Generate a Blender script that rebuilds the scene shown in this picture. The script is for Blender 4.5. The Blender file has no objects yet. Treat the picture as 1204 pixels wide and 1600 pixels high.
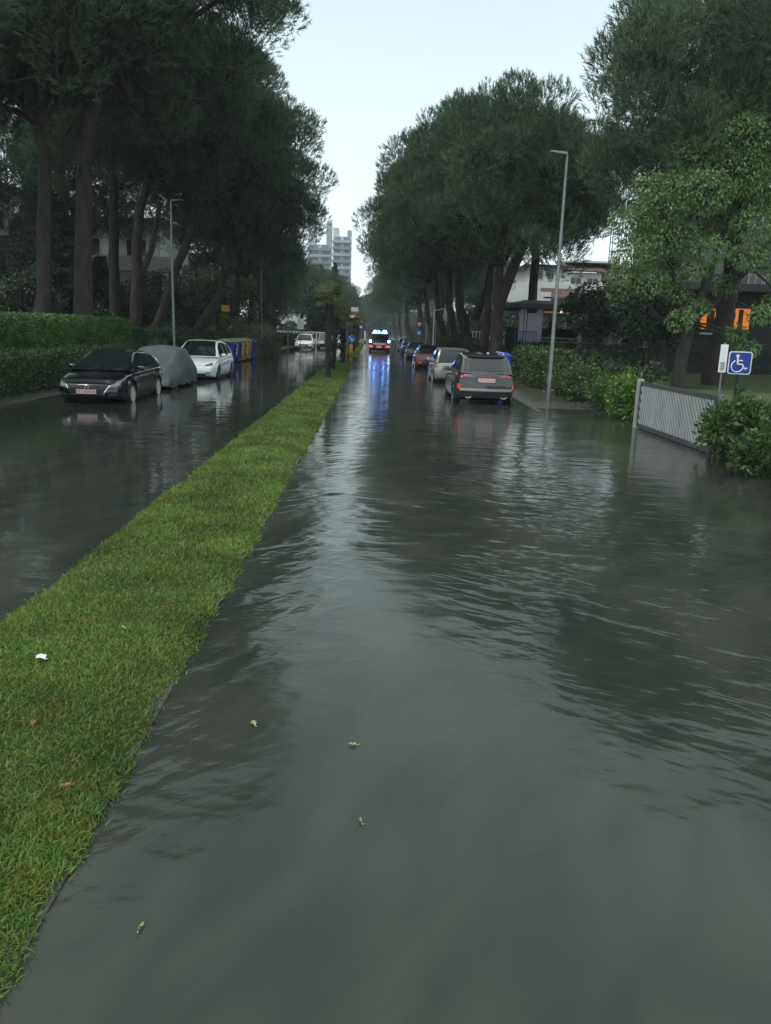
import bpy, bmesh, math, random
import numpy as np
from mathutils import Matrix, Vector
from mathutils.bvhtree import BVHTree

SC = bpy.context.scene
COL = SC.collection
R = math.radians
rng = np.random.default_rng(7)
random.seed(7)

# ------------------------------------------------------------------ camera
F, CAM_H, ROLL = 1250.0, 2.15, R(2.0)
VPX, VPY = 582.0, 516.0
def unroll(px, py):
    u, v = px-602, py-800
    c, s = math.cos(ROLL), math.sin(ROLL)
    return c*u+s*v, -s*u+c*v
_u0, _v0 = unroll(VPX, VPY)
PITCH = math.atan(-_v0/F)
YAW = math.atan(_u0/F*math.cos(PITCH))
def to_world(x, y, z):
    c, s = math.cos(PITCH), math.sin(PITCH)
    y, z = y*c+z*s, -y*s+z*c
    c, s = math.cos(YAW), math.sin(YAW)
    return Vector((x*c-y*s, x*s+y*c, z))
def at(px, py, Y):
    """world point at depth Y seen at photo pixel (px, py)"""
    u, v = unroll(px, py)
    r = to_world(u, F, -v)
    return r*(Y/r.y)+Vector((0, 0, CAM_H))
cam = bpy.data.cameras.new('camera'); cam_o = bpy.data.objects.new('camera', cam); COL.objects.link(cam_o)
cam.sensor_fit = 'VERTICAL'; cam.sensor_height = 24.0; cam.lens = F/1600*24.0
cam.clip_start = 0.05; cam.clip_end = 3000
c_, s_ = math.cos(ROLL), math.sin(ROLL)
vr = to_world(c_, 0, s_).normalized(); vu = to_world(-s_, 0, c_).normalized(); vf = to_world(0, 1, 0).normalized()
m4 = Matrix((vr, vu, -vf)).transposed().to_4x4(); m4.translation = (0, 0, CAM_H)
cam_o.matrix_world = m4
SC.camera = cam_o

# ------------------------------------------------------------------ world, sun, exposure
SUN_EL, SUN_AZ = R(58), R(-130)           # behind thick cloud, high at the back left
W = bpy.data.worlds.new('World'); SC.world = W; W.use_nodes = True
nt = W.node_tree; N = nt.nodes; LK = nt.links
for n in list(N): N.remove(n)
out = N.new('ShaderNodeOutputWorld'); bg = N.new('ShaderNodeBackground')
sky = N.new('ShaderNodeTexSky'); sky.sky_type = 'NISHITA'; sky.sun_disc = False
sky.sun_elevation = SUN_EL; sky.sun_rotation = SUN_AZ; sky.air_density = 1.0; sky.dust_density = 4.0
hs = N.new('ShaderNodeHueSaturation'); hs.inputs['Saturation'].default_value = 0.35
LK.new(sky.outputs[0], hs.inputs['Color'])
tc = N.new('ShaderNodeTexCoord'); sp = N.new('ShaderNodeSeparateXYZ'); LK.new(tc.outputs['Generated'], sp.inputs[0])
ramp = N.new('ShaderNodeValToRGB'); LK.new(sp.outputs['Z'], ramp.inputs[0])   # overcast: cloud deck by elevation
cr = ramp.color_ramp
cr.elements[0].position = 0.0; cr.elements[0].color = (0.97, 1.0, 1.0, 1)
cr.elements[1].position = 1.0; cr.elements[1].color = (0.98, 1.06, 1.05, 1)
for p, c in ((0.10, (0.86, 0.975, 1.0, 1)), (0.22, (0.67, 0.81, 0.85, 1)), (0.40, (0.49, 0.64, 0.66, 1)), (0.62, (0.60, 0.73, 0.73, 1))):
    e = cr.elements.new(p); e.color = c
cn = N.new('ShaderNodeTexNoise'); cn.inputs['Scale'].default_value = 2.2; cn.inputs['Detail'].default_value = 5
mp = N.new('ShaderNodeMapping'); mp.inputs['Scale'].default_value = (1, 1, 3); LK.new(tc.outputs['Generated'], mp.inputs[0]); LK.new(mp.outputs[0], cn.inputs[0])
mr = N.new('ShaderNodeMapRange'); mr.inputs['To Min'].default_value = 8.0; mr.inputs['To Max'].default_value = 11.4; LK.new(cn.outputs[0], mr.inputs[0])
mul = N.new('ShaderNodeVectorMath'); mul.operation = 'SCALE'; LK.new(ramp.outputs[0], mul.inputs[0]); LK.new(mr.outputs[0], mul.inputs['Scale'])
mix = N.new('ShaderNodeMix'); mix.data_type = 'RGBA'; mix.inputs[0].default_value = 0.9
LK.new(hs.outputs[0], mix.inputs[6]); LK.new(mul.outputs[0], mix.inputs[7])
LK.new(mix.outputs[2], bg.inputs[0]); bg.inputs[1].default_value = 0.12
LK.new(bg.outputs[0], out.inputs[0])
sl = bpy.data.lights.new('sun', 'SUN'); sl.energy = 1.5; sl.angle = R(25); sl.color = (1, 0.98, 0.94)
so = bpy.data.objects.new('sun', sl); COL.objects.link(so)
sd = Vector((math.sin(SUN_AZ)*math.cos(SUN_EL), math.cos(SUN_AZ)*math.cos(SUN_EL), math.sin(SUN_EL)))
so.rotation_euler = (-sd).to_track_quat('-Z', 'Y').to_euler()
SC.view_settings.view_transform = 'Standard'; SC.view_settings.look = 'None'
SC.view_settings.exposure = 0.30; SC.view_settings.gamma = 1.0
SC.cycles.max_bounces = 6; SC.cycles.diffuse_bounces = 2; SC.cycles.glossy_bounces = 3
SC.cycles.transmission_bounces = 4; SC.cycles.transparent_max_bounces = 6; SC.cycles.sample_clamp_indirect = 4
SC.cycles.use_denoising = True

# ------------------------------------------------------------------ materials
MATS = {}
def mat(name, col, rough=0.6, metal=0.0, var=0.15, scale=6.0, bump=0.0, bscale=40.0, coat=0.0, emis=None, estr=0.0, spec=0.5, hue=0.0, trans=0.0, stretch=None):
    m = bpy.data.materials.new(name); m.use_nodes = True
    nt = m.node_tree; b = nt.nodes['Principled BSDF']
    b.inputs['Roughness'].default_value = rough; b.inputs['Metallic'].default_value = metal
    b.inputs['Specular IOR Level'].default_value = spec
    if coat: b.inputs['Coat Weight'].default_value = coat; b.inputs['Coat Roughness'].default_value = 0.06
    tc = nt.nodes.new('ShaderNodeTexCoord'); src = tc.outputs['Object']
    if stretch:
        mp = nt.nodes.new('ShaderNodeMapping'); mp.inputs['Scale'].default_value = stretch
        nt.links.new(src, mp.inputs[0]); src = mp.outputs[0]
    nz = nt.nodes.new('ShaderNodeTexNoise'); nz.inputs['Scale'].default_value = scale; nz.inputs['Detail'].default_value = 4
    nt.links.new(src, nz.inputs['Vector'])
    rp = nt.nodes.new('ShaderNodeMapRange'); rp.inputs['From Min'].default_value = 0.3; rp.inputs['From Max'].default_value = 0.7
    rp.inputs['To Min'].default_value = 1-var; rp.inputs['To Max'].default_value = 1+var
    nt.links.new(nz.outputs[0], rp.inputs[0])
    hv = nt.nodes.new('ShaderNodeHueSaturation'); hv.inputs['Color'].default_value = (*col, 1)
    nt.links.new(rp.outputs[0], hv.inputs['Value'])
    if hue:
        oi = nt.nodes.new('ShaderNodeObjectInfo'); r2 = nt.nodes.new('ShaderNodeMapRange')
        r2.inputs['To Min'].default_value = 0.5-hue; r2.inputs['To Max'].default_value = 0.5+hue
        nt.links.new(oi.outputs['Random'], r2.inputs[0]); nt.links.new(r2.outputs[0], hv.inputs['Hue'])
    nt.links.new(hv.outputs[0], b.inputs['Base Color'])
    if bump:
        n2 = nt.nodes.new('ShaderNodeTexNoise'); n2.inputs['Scale'].default_value = bscale; n2.inputs['Detail'].default_value = 5
        nt.links.new(src, n2.inputs['Vector'])
        bp = nt.nodes.new('ShaderNodeBump'); bp.inputs['Strength'].default_value = 1; bp.inputs['Distance'].default_value = bump
        nt.links.new(n2.outputs[0], bp.inputs['Height']); nt.links.new(bp.outputs[0], b.inputs['Normal'])
    if emis:
        b.inputs['Emission Color'].default_value = (*emis, 1); b.inputs['Emission Strength'].default_value = estr
    if trans:
        t = nt.nodes.new('ShaderNodeBsdfTranslucent'); nt.links.new(hv.outputs[0], t.inputs[0])
        ms = nt.nodes.new('ShaderNodeMixShader'); ms.inputs[0].default_value = trans
        o = nt.nodes['Material Output']
        nt.links.new(b.outputs[0], ms.inputs[1]); nt.links.new(t.outputs[0], ms.inputs[2]); nt.links.new(ms.outputs[0], o.inputs[0])
    MATS[name] = m
    return m
M = MATS
mat('soil', (0.06, 0.05, 0.035), 0.8, var=0.4, scale=2, bump=0.03, bscale=12)
mat('lawn', (0.055, 0.085, 0.02), 0.8, var=0.35, scale=1.5, bump=0.04, bscale=25)
mat('verge_soil', (0.06, 0.09, 0.02), 0.9, var=0.4, scale=5, bump=0.02, bscale=60)
mat('wet_paving', (0.07, 0.068, 0.06), 0.25, var=0.3, scale=1.2, bump=0.004, bscale=30)
mat('wet_asphalt', (0.045, 0.047, 0.048), 0.2, var=0.3, scale=0.8, bump=0.004, bscale=60)
mat('kerb_stone', (0.05, 0.053, 0.047), 0.3, var=0.3, scale=3, bump=0.006, bscale=30)
mat('grass_blade', (0.145, 0.205, 0.042), 0.55, var=0.38, scale=1.3, trans=0.3)
mat('pine_needle', (0.080, 0.120, 0.066), 0.65, var=0.5, scale=0.5, hue=0.015, trans=0.15, spec=0.3)
mat('spruce_needle', (0.028, 0.05, 0.03), 0.7, var=0.3, scale=0.6, hue=0.012, spec=0.3)
mat('far_foliage', (0.05, 0.075, 0.045), 0.7, var=0.35, scale=0.5, hue=0.015, trans=0.15, spec=0.3)
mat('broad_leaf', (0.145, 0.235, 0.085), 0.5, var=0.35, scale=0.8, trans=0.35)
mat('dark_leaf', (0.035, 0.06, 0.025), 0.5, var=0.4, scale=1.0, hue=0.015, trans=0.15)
mat('laurel_leaf', (0.065, 0.11, 0.03), 0.38, var=0.45, scale=2.5, hue=0.015, trans=0.2)
mat('bright_leaf', (0.10, 0.19, 0.03), 0.42, var=0.35, scale=2.5, trans=0.25)
mat('hedge_leaf', (0.062, 0.135, 0.028), 0.5, var=0.4, scale=1.6, trans=0.15)
mat('low_hedge_leaf', (0.036, 0.074, 0.022), 0.5, var=0.4, scale=1.6, trans=0.15)
mat('pale_bush_leaf', (0.13, 0.17, 0.09), 0.6, var=0.3, scale=1.0, trans=0.15)
mat('palm_leaf', (0.16, 0.19, 0.09), 0.5, var=0.3, scale=1.5, trans=0.25)
mat('palm_trunk', (0.028, 0.025, 0.022), 0.9, var=0.5, scale=5, bump=0.03, bscale=18, stretch=(1, 1, 0.5))
mat('pine_bark', (0.040, 0.031, 0.026), 0.9, var=0.5, scale=4, bump=0.03, bscale=9, stretch=(1, 1, 0.35))
mat('tree_bark', (0.045, 0.040, 0.034), 0.9, var=0.4, scale=5, bump=0.02, bscale=14, stretch=(1, 1, 0.4))
mat('black_paint', (0.006, 0.007, 0.009), 0.18, var=0.1, coat=1.0)
mat('white_paint', (0.80, 0.82, 0.82), 0.25, var=0.03, coat=0.8)
mat('grey_paint', (0.042, 0.047, 0.050), 0.25, metal=0.4, var=0.08, coat=1.0)
mat('silver_paint', (0.38, 0.38, 0.36), 0.3, metal=0.5, var=0.05, coat=0.8)
mat('red_paint', (0.12, 0.02, 0.018), 0.25, var=0.08, coat=1.0)
mat('fire_paint', (0.10, 0.010, 0.016), 0.3, var=0.08, coat=0.8)
mat('dark_paint', (0.025, 0.03, 0.035), 0.25, var=0.1, coat=1.0)
mat('mid_paint', (0.16, 0.17, 0.18), 0.3, metal=0.3, var=0.1, coat=0.8)
mat('car_glass', (0.012, 0.016, 0.017), 0.06, var=0.1, spec=0.7)
mat('black_plastic', (0.015, 0.015, 0.016), 0.5, var=0.2, bump=0.001, bscale=200)
mat('tyre_rubber', (0.018, 0.018, 0.018), 0.75, var=0.2, bump=0.002, bscale=120)
mat('alloy', (0.60, 0.60, 0.60), 0.35, metal=0.25, var=0.1)
mat('dark_alloy', (0.12, 0.12, 0.12), 0.4, metal=0.7, var=0.1)
mat('chrome', (0.7, 0.7, 0.7), 0.12, metal=1.0, var=0.03)
mat('lamp_clear', (0.14, 0.15, 0.16), 0.15, var=0.1, metal=0.2, coat=1.0)
mat('tail_red', (0.32, 0.012, 0.02), 0.15, var=0.1, coat=1.0)
mat('reflector_glow', (0.5, 0.02, 0.02), 0.2, var=0.05, emis=(1, 0.06, 0.05), estr=0.3)  # emission stands in for light thrown back by the red rear reflectors
mat('plate_pink_glow', (0.80, 0.56, 0.56), 0.4, var=0.05)  # pink base colour paints in the reddish glow of the reflective plates
mat('plate_ink', (0.45, 0.08, 0.10), 0.5, var=0.05)
mat('plate_ink_dark', (0.30, 0.12, 0.22), 0.5, var=0.05)
mat('blue_lit', (0.05, 0.15, 0.9), 0.2, var=0.05, emis=(0.08, 0.26, 1.0), estr=7)
mat('bluewhite_lit', (0.5, 0.7, 1.0), 0.2, var=0.05, emis=(0.16, 0.42, 1.0), estr=15)
mat('red_lit', (0.8, 0.05, 0.05), 0.2, var=0.05, emis=(1.0, 0.08, 0.12), estr=2.0)
mat('cover_cloth', (0.070, 0.082, 0.088), 0.55, var=0.12, scale=3, bump=0.01, bscale=5)
mat('galvanised', (0.21, 0.22, 0.22), 0.45, metal=0.5, var=0.15, scale=4)
mat('green_post', (0.20, 0.23, 0.22), 0.5, metal=0.2, var=0.15)
mat('bin_blue', (0.03, 0.045, 0.36), 0.4, var=0.15, scale=3, bump=0.002)
mat('bin_ochre', (0.48, 0.33, 0.04), 0.4, var=0.15, scale=3, bump=0.002)
mat('bin_lid', (0.44, 0.46, 0.18), 0.5, var=0.25, scale=3, bump=0.004)
mat('blue_plastic', (0.015, 0.06, 0.55), 0.4, var=0.1, scale=3)
mat('mark_red', (0.55, 0.08, 0.07), 0.4, var=0.05)
mat('mark_white', (0.80, 0.78, 0.76), 0.4, var=0.05)
mat('sign_blue', (0.012, 0.045, 0.28), 0.35, var=0.06)
mat('sign_blue_bright', (0.03, 0.16, 0.60), 0.35, var=0.06)
mat('sign_white', (0.78, 0.80, 0.82), 0.4, var=0.05)
mat('sign_red', (0.42, 0.03, 0.04), 0.4, var=0.06)
mat('sign_orange', (0.75, 0.28, 0.01), 0.45, var=0.06)
mat('sign_yellow', (0.70, 0.40, 0.01), 0.45, var=0.06)
mat('gate_frame', (0.09, 0.10, 0.11), 0.4, metal=0.3, var=0.2, scale=3)
mat('gate_slat', (0.42, 0.44, 0.45), 0.4, metal=0.3, var=0.12, scale=3)
mat('gate_post', (0.36, 0.35, 0.33), 0.5, var=0.2, scale=3)
mat('dark_metal', (0.02, 0.022, 0.024), 0.5, metal=0.3, var=0.2)
mat('white_wall', (0.58, 0.58, 0.56), 0.8, var=0.12, scale=0.4, bump=0.004)
mat('cream_wall', (0.38, 0.37, 0.33), 0.8, var=0.14, scale=0.4, bump=0.004)
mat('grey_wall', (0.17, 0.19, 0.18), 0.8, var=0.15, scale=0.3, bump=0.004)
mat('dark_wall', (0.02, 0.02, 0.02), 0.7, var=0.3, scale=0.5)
mat('pink_wall', (0.36, 0.22, 0.18), 0.8, var=0.14, scale=0.4)
mat('concrete', (0.33, 0.35, 0.36), 0.8, var=0.12, scale=0.2)
mat('tower_wall', (0.50, 0.54, 0.56), 0.8, var=0.1, scale=0.1)
mat('tower_dark', (0.17, 0.20, 0.22), 0.6, var=0.2, scale=0.3)
mat('window_glass', (0.03, 0.035, 0.04), 0.08, var=0.2, spec=0.7)
mat('window_frame', (0.5, 0.5, 0.48), 0.5, var=0.1)
mat('pillar_lilac', (0.55, 0.54, 0.64), 0.6, var=0.15, scale=1)
mat('rail_violet', (0.16, 0.15, 0.42), 0.5, var=0.1)
mat('kiosk_roof', (0.045, 0.048, 0.05), 0.5, var=0.25, scale=2)
mat('amber_lit', (0.6, 0.2, 0.02), 0.5, var=0.3, scale=1.2, emis=(1.0, 0.28, 0.02), estr=0.42)
mat('amber_dim', (0.4, 0.2, 0.05), 0.5, emis=(1.0, 0.4, 0.08), estr=0.14)
mat('warm_lit', (0.8, 0.6, 0.3), 0.5, emis=(1.0, 0.62, 0.25), estr=0.8)
mat('amber_curtain', (0.10, 0.03, 0.01), 0.8, var=0.4, scale=2)
mat('lamp_lit', (0.9, 0.95, 1.0), 0.3, emis=(0.75, 0.88, 1.0), estr=8)
mat('parasol_cloth', (0.75, 0.76, 0.74), 0.7, var=0.06)
mat('leaf_yellow', (0.28, 0.26, 0.13), 0.5, var=0.3, scale=30)
mat('leaf_brown', (0.20, 0.10, 0.04), 0.6, var=0.3, scale=30)
mat('litter', (0.75, 0.76, 0.76), 0.5, var=0.1, scale=40)
def mixed_grass():
    nt = M['grass_blade'].node_tree; hv = [n for n in nt.nodes if n.type == 'HUE_SAT'][0]; tc = [n for n in nt.nodes if n.type == 'TEX_COORD'][0]
    n1 = nt.nodes.new('ShaderNodeTexNoise'); n1.inputs['Scale'].default_value = 9; n1.inputs['Detail'].default_value = 6; nt.links.new(tc.outputs['Object'], n1.inputs['Vector'])
    r1 = nt.nodes.new('ShaderNodeMapRange'); r1.inputs['From Min'].default_value = 0.3; r1.inputs['From Max'].default_value = 0.7; r1.inputs['To Min'].default_value = 0.455; r1.inputs['To Max'].default_value = 0.545
    nt.links.new(n1.outputs[0], r1.inputs[0]); nt.links.new(r1.outputs[0], hv.inputs['Hue'])
mixed_grass()
def clear_glass():
    m = mat('clear_glass', (0.9, 0.92, 0.92), 0.05); nt = m.node_tree; b = nt.nodes['Principled BSDF']
    tr = nt.nodes.new('ShaderNodeBsdfTransparent'); ms = nt.nodes.new('ShaderNodeMixShader'); fr = nt.nodes.new('ShaderNodeFresnel'); gl = nt.nodes.new('ShaderNodeBsdfGlossy')
    gl.inputs['Roughness'].default_value = 0.03; nt.links.new(fr.outputs[0], ms.inputs[0]); nt.links.new(tr.outputs[0], ms.inputs[1]); nt.links.new(gl.outputs[0], ms.inputs[2])
    nt.links.new(ms.outputs[0], nt.nodes['Material Output'].inputs[0])
clear_glass()
def tile_mat():
    m = mat('roof_tile', (0.13, 0.075, 0.062), 0.75, var=0.35, scale=1.5)
    nt = m.node_tree; b = nt.nodes['Principled BSDF']; tc = nt.nodes.new('ShaderNodeTexCoord')
    wv = nt.nodes.new('ShaderNodeTexWave'); wv.inputs['Scale'].default_value = 1.3; wv.bands_direction = 'X'
    nt.links.new(tc.outputs['Object'], wv.inputs[0])
    bp = nt.nodes.new('ShaderNodeBump'); bp.inputs['Distance'].default_value = 0.12; bp.inputs['Strength'].default_value = 1
    nt.links.new(wv.outputs[1], bp.inputs['Height']); nt.links.new(bp.outputs[0], b.inputs['Normal'])
tile_mat()

def water_mat(name, amp, wake):
    """murky flood water: mirror surface over silt, ripples as height"""
    m = bpy.data.materials.new(name); m.use_nodes = True
    nt = m.node_tree; b = nt.nodes['Principled BSDF']; L = nt.links.new
    b.inputs['Roughness'].default_value = 0.11 if wake else 0.05; b.inputs['IOR'].default_value = 1.333
    tc = nt.nodes.new('ShaderNodeTexCoord'); P = tc.outputs['Object']
    def math_(op, a, bb=None, clamp=False):
        n = nt.nodes.new('ShaderNodeMath'); n.operation = op; n.use_clamp = clamp
        for i, v in enumerate((a, bb)):
            if v is None: continue
            if isinstance(v, (int, float)): n.inputs[i].default_value = v
            else: L(v, n.inputs[i])
        return n.outputs[0]
    def noise(vec, scale, stretch=(1, 1, 1), rot=0, detail=3, dist=0.0):
        mp = nt.nodes.new('ShaderNodeMapping'); mp.inputs['Rotation'].default_value = (0, 0, rot)
        m2 = nt.nodes.new('ShaderNodeMapping'); m2.inputs['Scale'].default_value = stretch
        L(vec, mp.inputs[0]); L(mp.outputs[0], m2.inputs[0])
        n = nt.nodes.new('ShaderNodeTexNoise'); n.inputs['Scale'].default_value = scale; n.inputs['Detail'].default_value = detail
        n.inputs['Distortion'].default_value = dist
        L(m2.outputs[0], n.inputs['Vector'])
        return n.outputs[0]
    def rng_(v, a, b_, c=0.0, d=1.0):
        n = nt.nodes.new('ShaderNodeMapRange'); n.interpolation_type = 'SMOOTHSTEP'
        n.inputs['From Min'].default_value = a; n.inputs['From Max'].default_value = b_
        n.inputs['To Min'].default_value = c; n.inputs['To Max'].default_value = d
        L(v, n.inputs[0]); return n.outputs[0]
    sx = nt.nodes.new('ShaderNodeSeparateXYZ'); L(P, sx.inputs[0])
    # silt colour
    cn = math_('ADD', math_('MULTIPLY', noise(P, 0.7, (1, 0.4, 1), 0, 3), 0.6), math_('MULTIPLY', noise(P, 2.6, (1, 0.35, 1), 0.5, 6, 0.6), 0.4))
    mx = nt.nodes.new('ShaderNodeMix'); mx.data_type = 'RGBA'; L(rng_(cn, 0.35, 0.65), mx.inputs[0])
    mx.inputs[6].default_value = (0.022, 0.027, 0.022, 1); mx.inputs[7].default_value = (0.043, 0.048, 0.038, 1)
    L(mx.outputs[2], b.inputs['Base Color'])
    # heights in metres
    far = noise(P, 3.2, (0.55, 1, 1), 0.15, 2)
    patch = rng_(noise(P, 0.35, (1, 0.35, 1), 0.2, 2), 0.38, 0.62, 0.25, 1.0)
    h = math_('MULTIPLY', math_('MULTIPLY', far, patch), 0.021*amp)
    fine = noise(P, 11, (0.6, 1, 1), -0.2, 2)
    h = math_('ADD', h, math_('MULTIPLY', math_('MULTIPLY', fine, patch), 0.0034*amp))
    slow = noise(P, 0.9, (0.5, 1, 1), 0.1, 1)
    h = math_('ADD', h, math_('MULTIPLY', slow, 0.009*amp))
    if wake:
        dx = math_('SUBTRACT', sx.outputs[0], 0.25); ax = math_('ABSOLUTE', dx)
        right = rng_(dx, -0.25, 0.35); left = math_('SUBTRACT', 1.0, right)
        def both_(scale, st, rot, det, di):
            return math_('ADD', math_('MULTIPLY', noise(P, scale, st, R(rot), det, di), right), math_('MULTIPLY', noise(P, scale, st, R(-rot-12), det, di), left))
        crest = both_(4.4, (0.33, 1.0, 1), 36, 2, 0.5); crest2 = both_(10.0, (0.4, 1.0, 1), 26, 2, 0.4)
        # wake band: opens from 0.6 m wide ahead to the sides nearer the vehicle
        arm = math_('ADD', ax, math_('MULTIPLY', sx.outputs[1], 0.42))
        band = math_('MULTIPLY', rng_(arm, 2.0, 3.3), rng_(arm, 5.2, 8.5, 1.0, 0.12))
        pn = rng_(noise(P, 0.8, (1, 0.7, 1), 0.4, 3), 0.36, 0.6, 0.15, 1.0)
        band = math_('MULTIPLY', math_('MULTIPLY', band, pn), rng_(ax, 0.15, 0.9))
        h = math_('MULTIPLY', h, rng_(arm, 1.2, 3.8, 0.32, 1.0))
        h = math_('ADD', h, math_('MULTIPLY', math_('MULTIPLY', crest, band), 0.025))
        h = math_('ADD', h, math_('MULTIPLY', math_('MULTIPLY', crest2, band), 0.008))
    bp = nt.nodes.new('ShaderNodeBump'); bp.inputs['Strength'].default_value = 1.0; bp.inputs['Distance'].default_value = 1.0
    L(h, bp.inputs['Height']); L(bp.outputs[0], b.inputs['Normal'])
    MATS[name] = m
water_mat('water_rippled', 1.0, True)
water_mat('water_calm', 0.42, False)

# ------------------------------------------------------------------ object helpers
def tag(o, label=None, cat=None, group=None, kind=None):
    if label: o['label'] = label
    if cat: o['category'] = cat
    if group: o['group'] = group
    if kind: o['kind'] = kind
    return o
def empty(name, loc=(0, 0, 0), rz=0.0, label=None, cat=None, group=None):
    o = bpy.data.objects.new(name, None); COL.objects.link(o)
    o.location = loc; o.rotation_euler = (0, 0, rz); o.empty_display_size = 0.2
    return tag(o, label, cat, group)
def link(name, me, m=None, parent=None):
    o = bpy.data.objects.new(name, me); COL.objects.link(o)
    if m is not None and not me.materials: me.materials.append(M[m] if isinstance(m, str) else m)
    if parent is not None: o.parent = parent
    return o
def np_mesh(name, V, Fc):
    V = np.asarray(V, np.float32); Fc = np.asarray(Fc, np.int32)
    me = bpy.data.meshes.new(name); n, k = Fc.shape
    me.vertices.add(len(V)); me.vertices.foreach_set('co', V.ravel())
    me.loops.add(n*k); me.loops.foreach_set('vertex_index', Fc.ravel())
    me.polygons.add(n); me.polygons.foreach_set('loop_start', np.arange(0, n*k, k, dtype=np.int32))
    me.update(calc_edges=True); me.validate()
    return me
class MB:
    def __init__(s): s.v = []; s.f = []
    def add(s, vs, fs):
        b = len(s.v); s.v += [tuple(v) for v in vs]; s.f += [tuple(i+b for i in f) for f in fs]; return s
    def box(s, x0, x1, y0, y1, z0, z1):
        return s.add([(x0,y0,z0),(x1,y0,z0),(x1,y1,z0),(x0,y1,z0),(x0,y0,z1),(x1,y0,z1),(x1,y1,z1),(x0,y1,z1)],
                     [(0,3,2,1),(4,5,6,7),(0,1,5,4),(1,2,6,5),(2,3,7,6),(3,0,4,7)])
    def tube(s, pts, rad, n=8, cap=True):
        pts = [Vector(p) for p in pts]
        if not isinstance(rad, (list, tuple)): rad = [rad]*len(pts)
        vs = []; fs = []; ref = None
        for i, p in enumerate(pts):
            d = (pts[min(i+1, len(pts)-1)]-pts[max(i-1, 0)]).normalized()
            if ref is None: ref = d.orthogonal().normalized()
            ref = (ref-d*ref.dot(d)).normalized(); b = d.cross(ref)
            for k in range(n):
                a = 2*math.pi*k/n; vs.append(p+(ref*math.cos(a)+b*math.sin(a))*rad[i])
        for i in range(len(pts)-1):
            for k in range(n): fs.append((i*n+k, i*n+(k+1) % n, (i+1)*n+(k+1) % n, (i+1)*n+k))
        if cap: fs.append(tuple(range(n-1, -1, -1))); fs.append(tuple((len(pts)-1)*n+k for k in range(n)))
        return s.add(vs, fs)
    def lathe(s, prof, axis='z', n=20, c=(0, 0, 0)):
        vs = []; fs = []
        for (r, h) in prof:
            for k in range(n):
                a = 2*math.pi*k/n; x, y = r*math.cos(a), r*math.sin(a)
                p = (x, y, h) if axis == 'z' else ((h, x, y) if axis == 'x' else (x, h, y))
                vs.append((p[0]+c[0], p[1]+c[1], p[2]+c[2]))
        for i in range(len(prof)-1):
            for k in range(n): fs.append((i*n+k, i*n+(k+1) % n, (i+1)*n+(k+1) % n, (i+1)*n+k))
        return s.add(vs, fs)
    def prism(s, poly, y0, y1):
        """polygon in xz pushed along y"""
        n = len(poly)
        return s.add([(x, y0, z) for x, z in poly]+[(x, y1, z) for x, z in poly],
                     [tuple(range(n)), tuple(range(2*n-1, n-1, -1))]+[(i, i+n, (i+1) % n+n, (i+1) % n) for i in range(n)])
    def build(s, name, m, parent=None, smooth=None, bevel=0, loc=None):
        me = bpy.data.meshes.new(name); me.from_pydata(s.v, [], s.f); me.update()
        bm = bmesh.new(); bm.from_mesh(me); bmesh.ops.recalc_face_normals(bm, faces=bm.faces)
        if bevel: bmesh.ops.bevel(bm, geom=list(bm.edges), offset=bevel, segments=2, affect='EDGES', clamp_overlap=True)
        bm.to_mesh(me); bm.free()
        if smooth:
            me.polygons.foreach_set('use_smooth', [True]*len(me.polygons)); me.set_sharp_from_angle(angle=R(smooth))
        o = link(name, me, m, parent)
        if loc is not None: o.location = loc
        return o
def struct(o): o['kind'] = 'structure'; return o
def copy_tree(o, parent=None):
    c = o.copy(); COL.objects.link(c)
    if parent is not None: c.parent = parent; c.matrix_parent_inverse = o.matrix_parent_inverse
    for ch in list(o.children): copy_tree(ch, c)
    return c
def text_mesh(txt, size, name, m, parent, loc, rot):
    cu = bpy.data.curves.new(name, 'FONT'); cu.body = txt; cu.size = size; cu.align_x = 'CENTER'; cu.align_y = 'CENTER'; cu.extrude = 0.0015
    o = bpy.data.objects.new(name, cu); COL.objects.link(o)
    dg = bpy.context.evaluated_depsgraph_get(); me = bpy.data.meshes.new_from_object(o.evaluated_get(dg))
    bpy.data.objects.remove(o); t = link(name, me, None, parent)
    me.materials.clear(); me.materials.append(M[m])
    t.location = loc; t.rotation_euler = rot
    return t

# foliage in numpy
def unit(v): return v/np.maximum(np.linalg.norm(v, axis=-1, keepdims=True), 1e-9)
def needles(P, D, ln, wd, g):
    n = len(P); D = unit(D); S = unit(np.cross(D, g.normal(size=(n, 3))))
    L = (ln*g.uniform(0.7, 1.25, n))[:, None]
    V = np.stack([P-S*wd/2, P+S*wd/2, P+D*L], 1).reshape(-1, 3)
    return V, np.arange(3*n).reshape(-1, 3)
def leaves(P, D, ln, wd, g, up=None):
    n = len(P); D = unit(D)
    S = unit(np.cross(D, g.normal(size=(n, 3)) if up is None else up+0.5*g.normal(size=(n, 3))))
    L = (ln*g.uniform(0.65, 1.25, n))[:, None]; w = wd*g.uniform(0.7, 1.2, n)[:, None]
    V = np.stack([P, P+D*L*0.5+S*w/2, P+D*L, P+D*L*0.5-S*w/2], 1).reshape(-1, 3)
    return V, np.arange(4*n).reshape(-1, 4)

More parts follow.
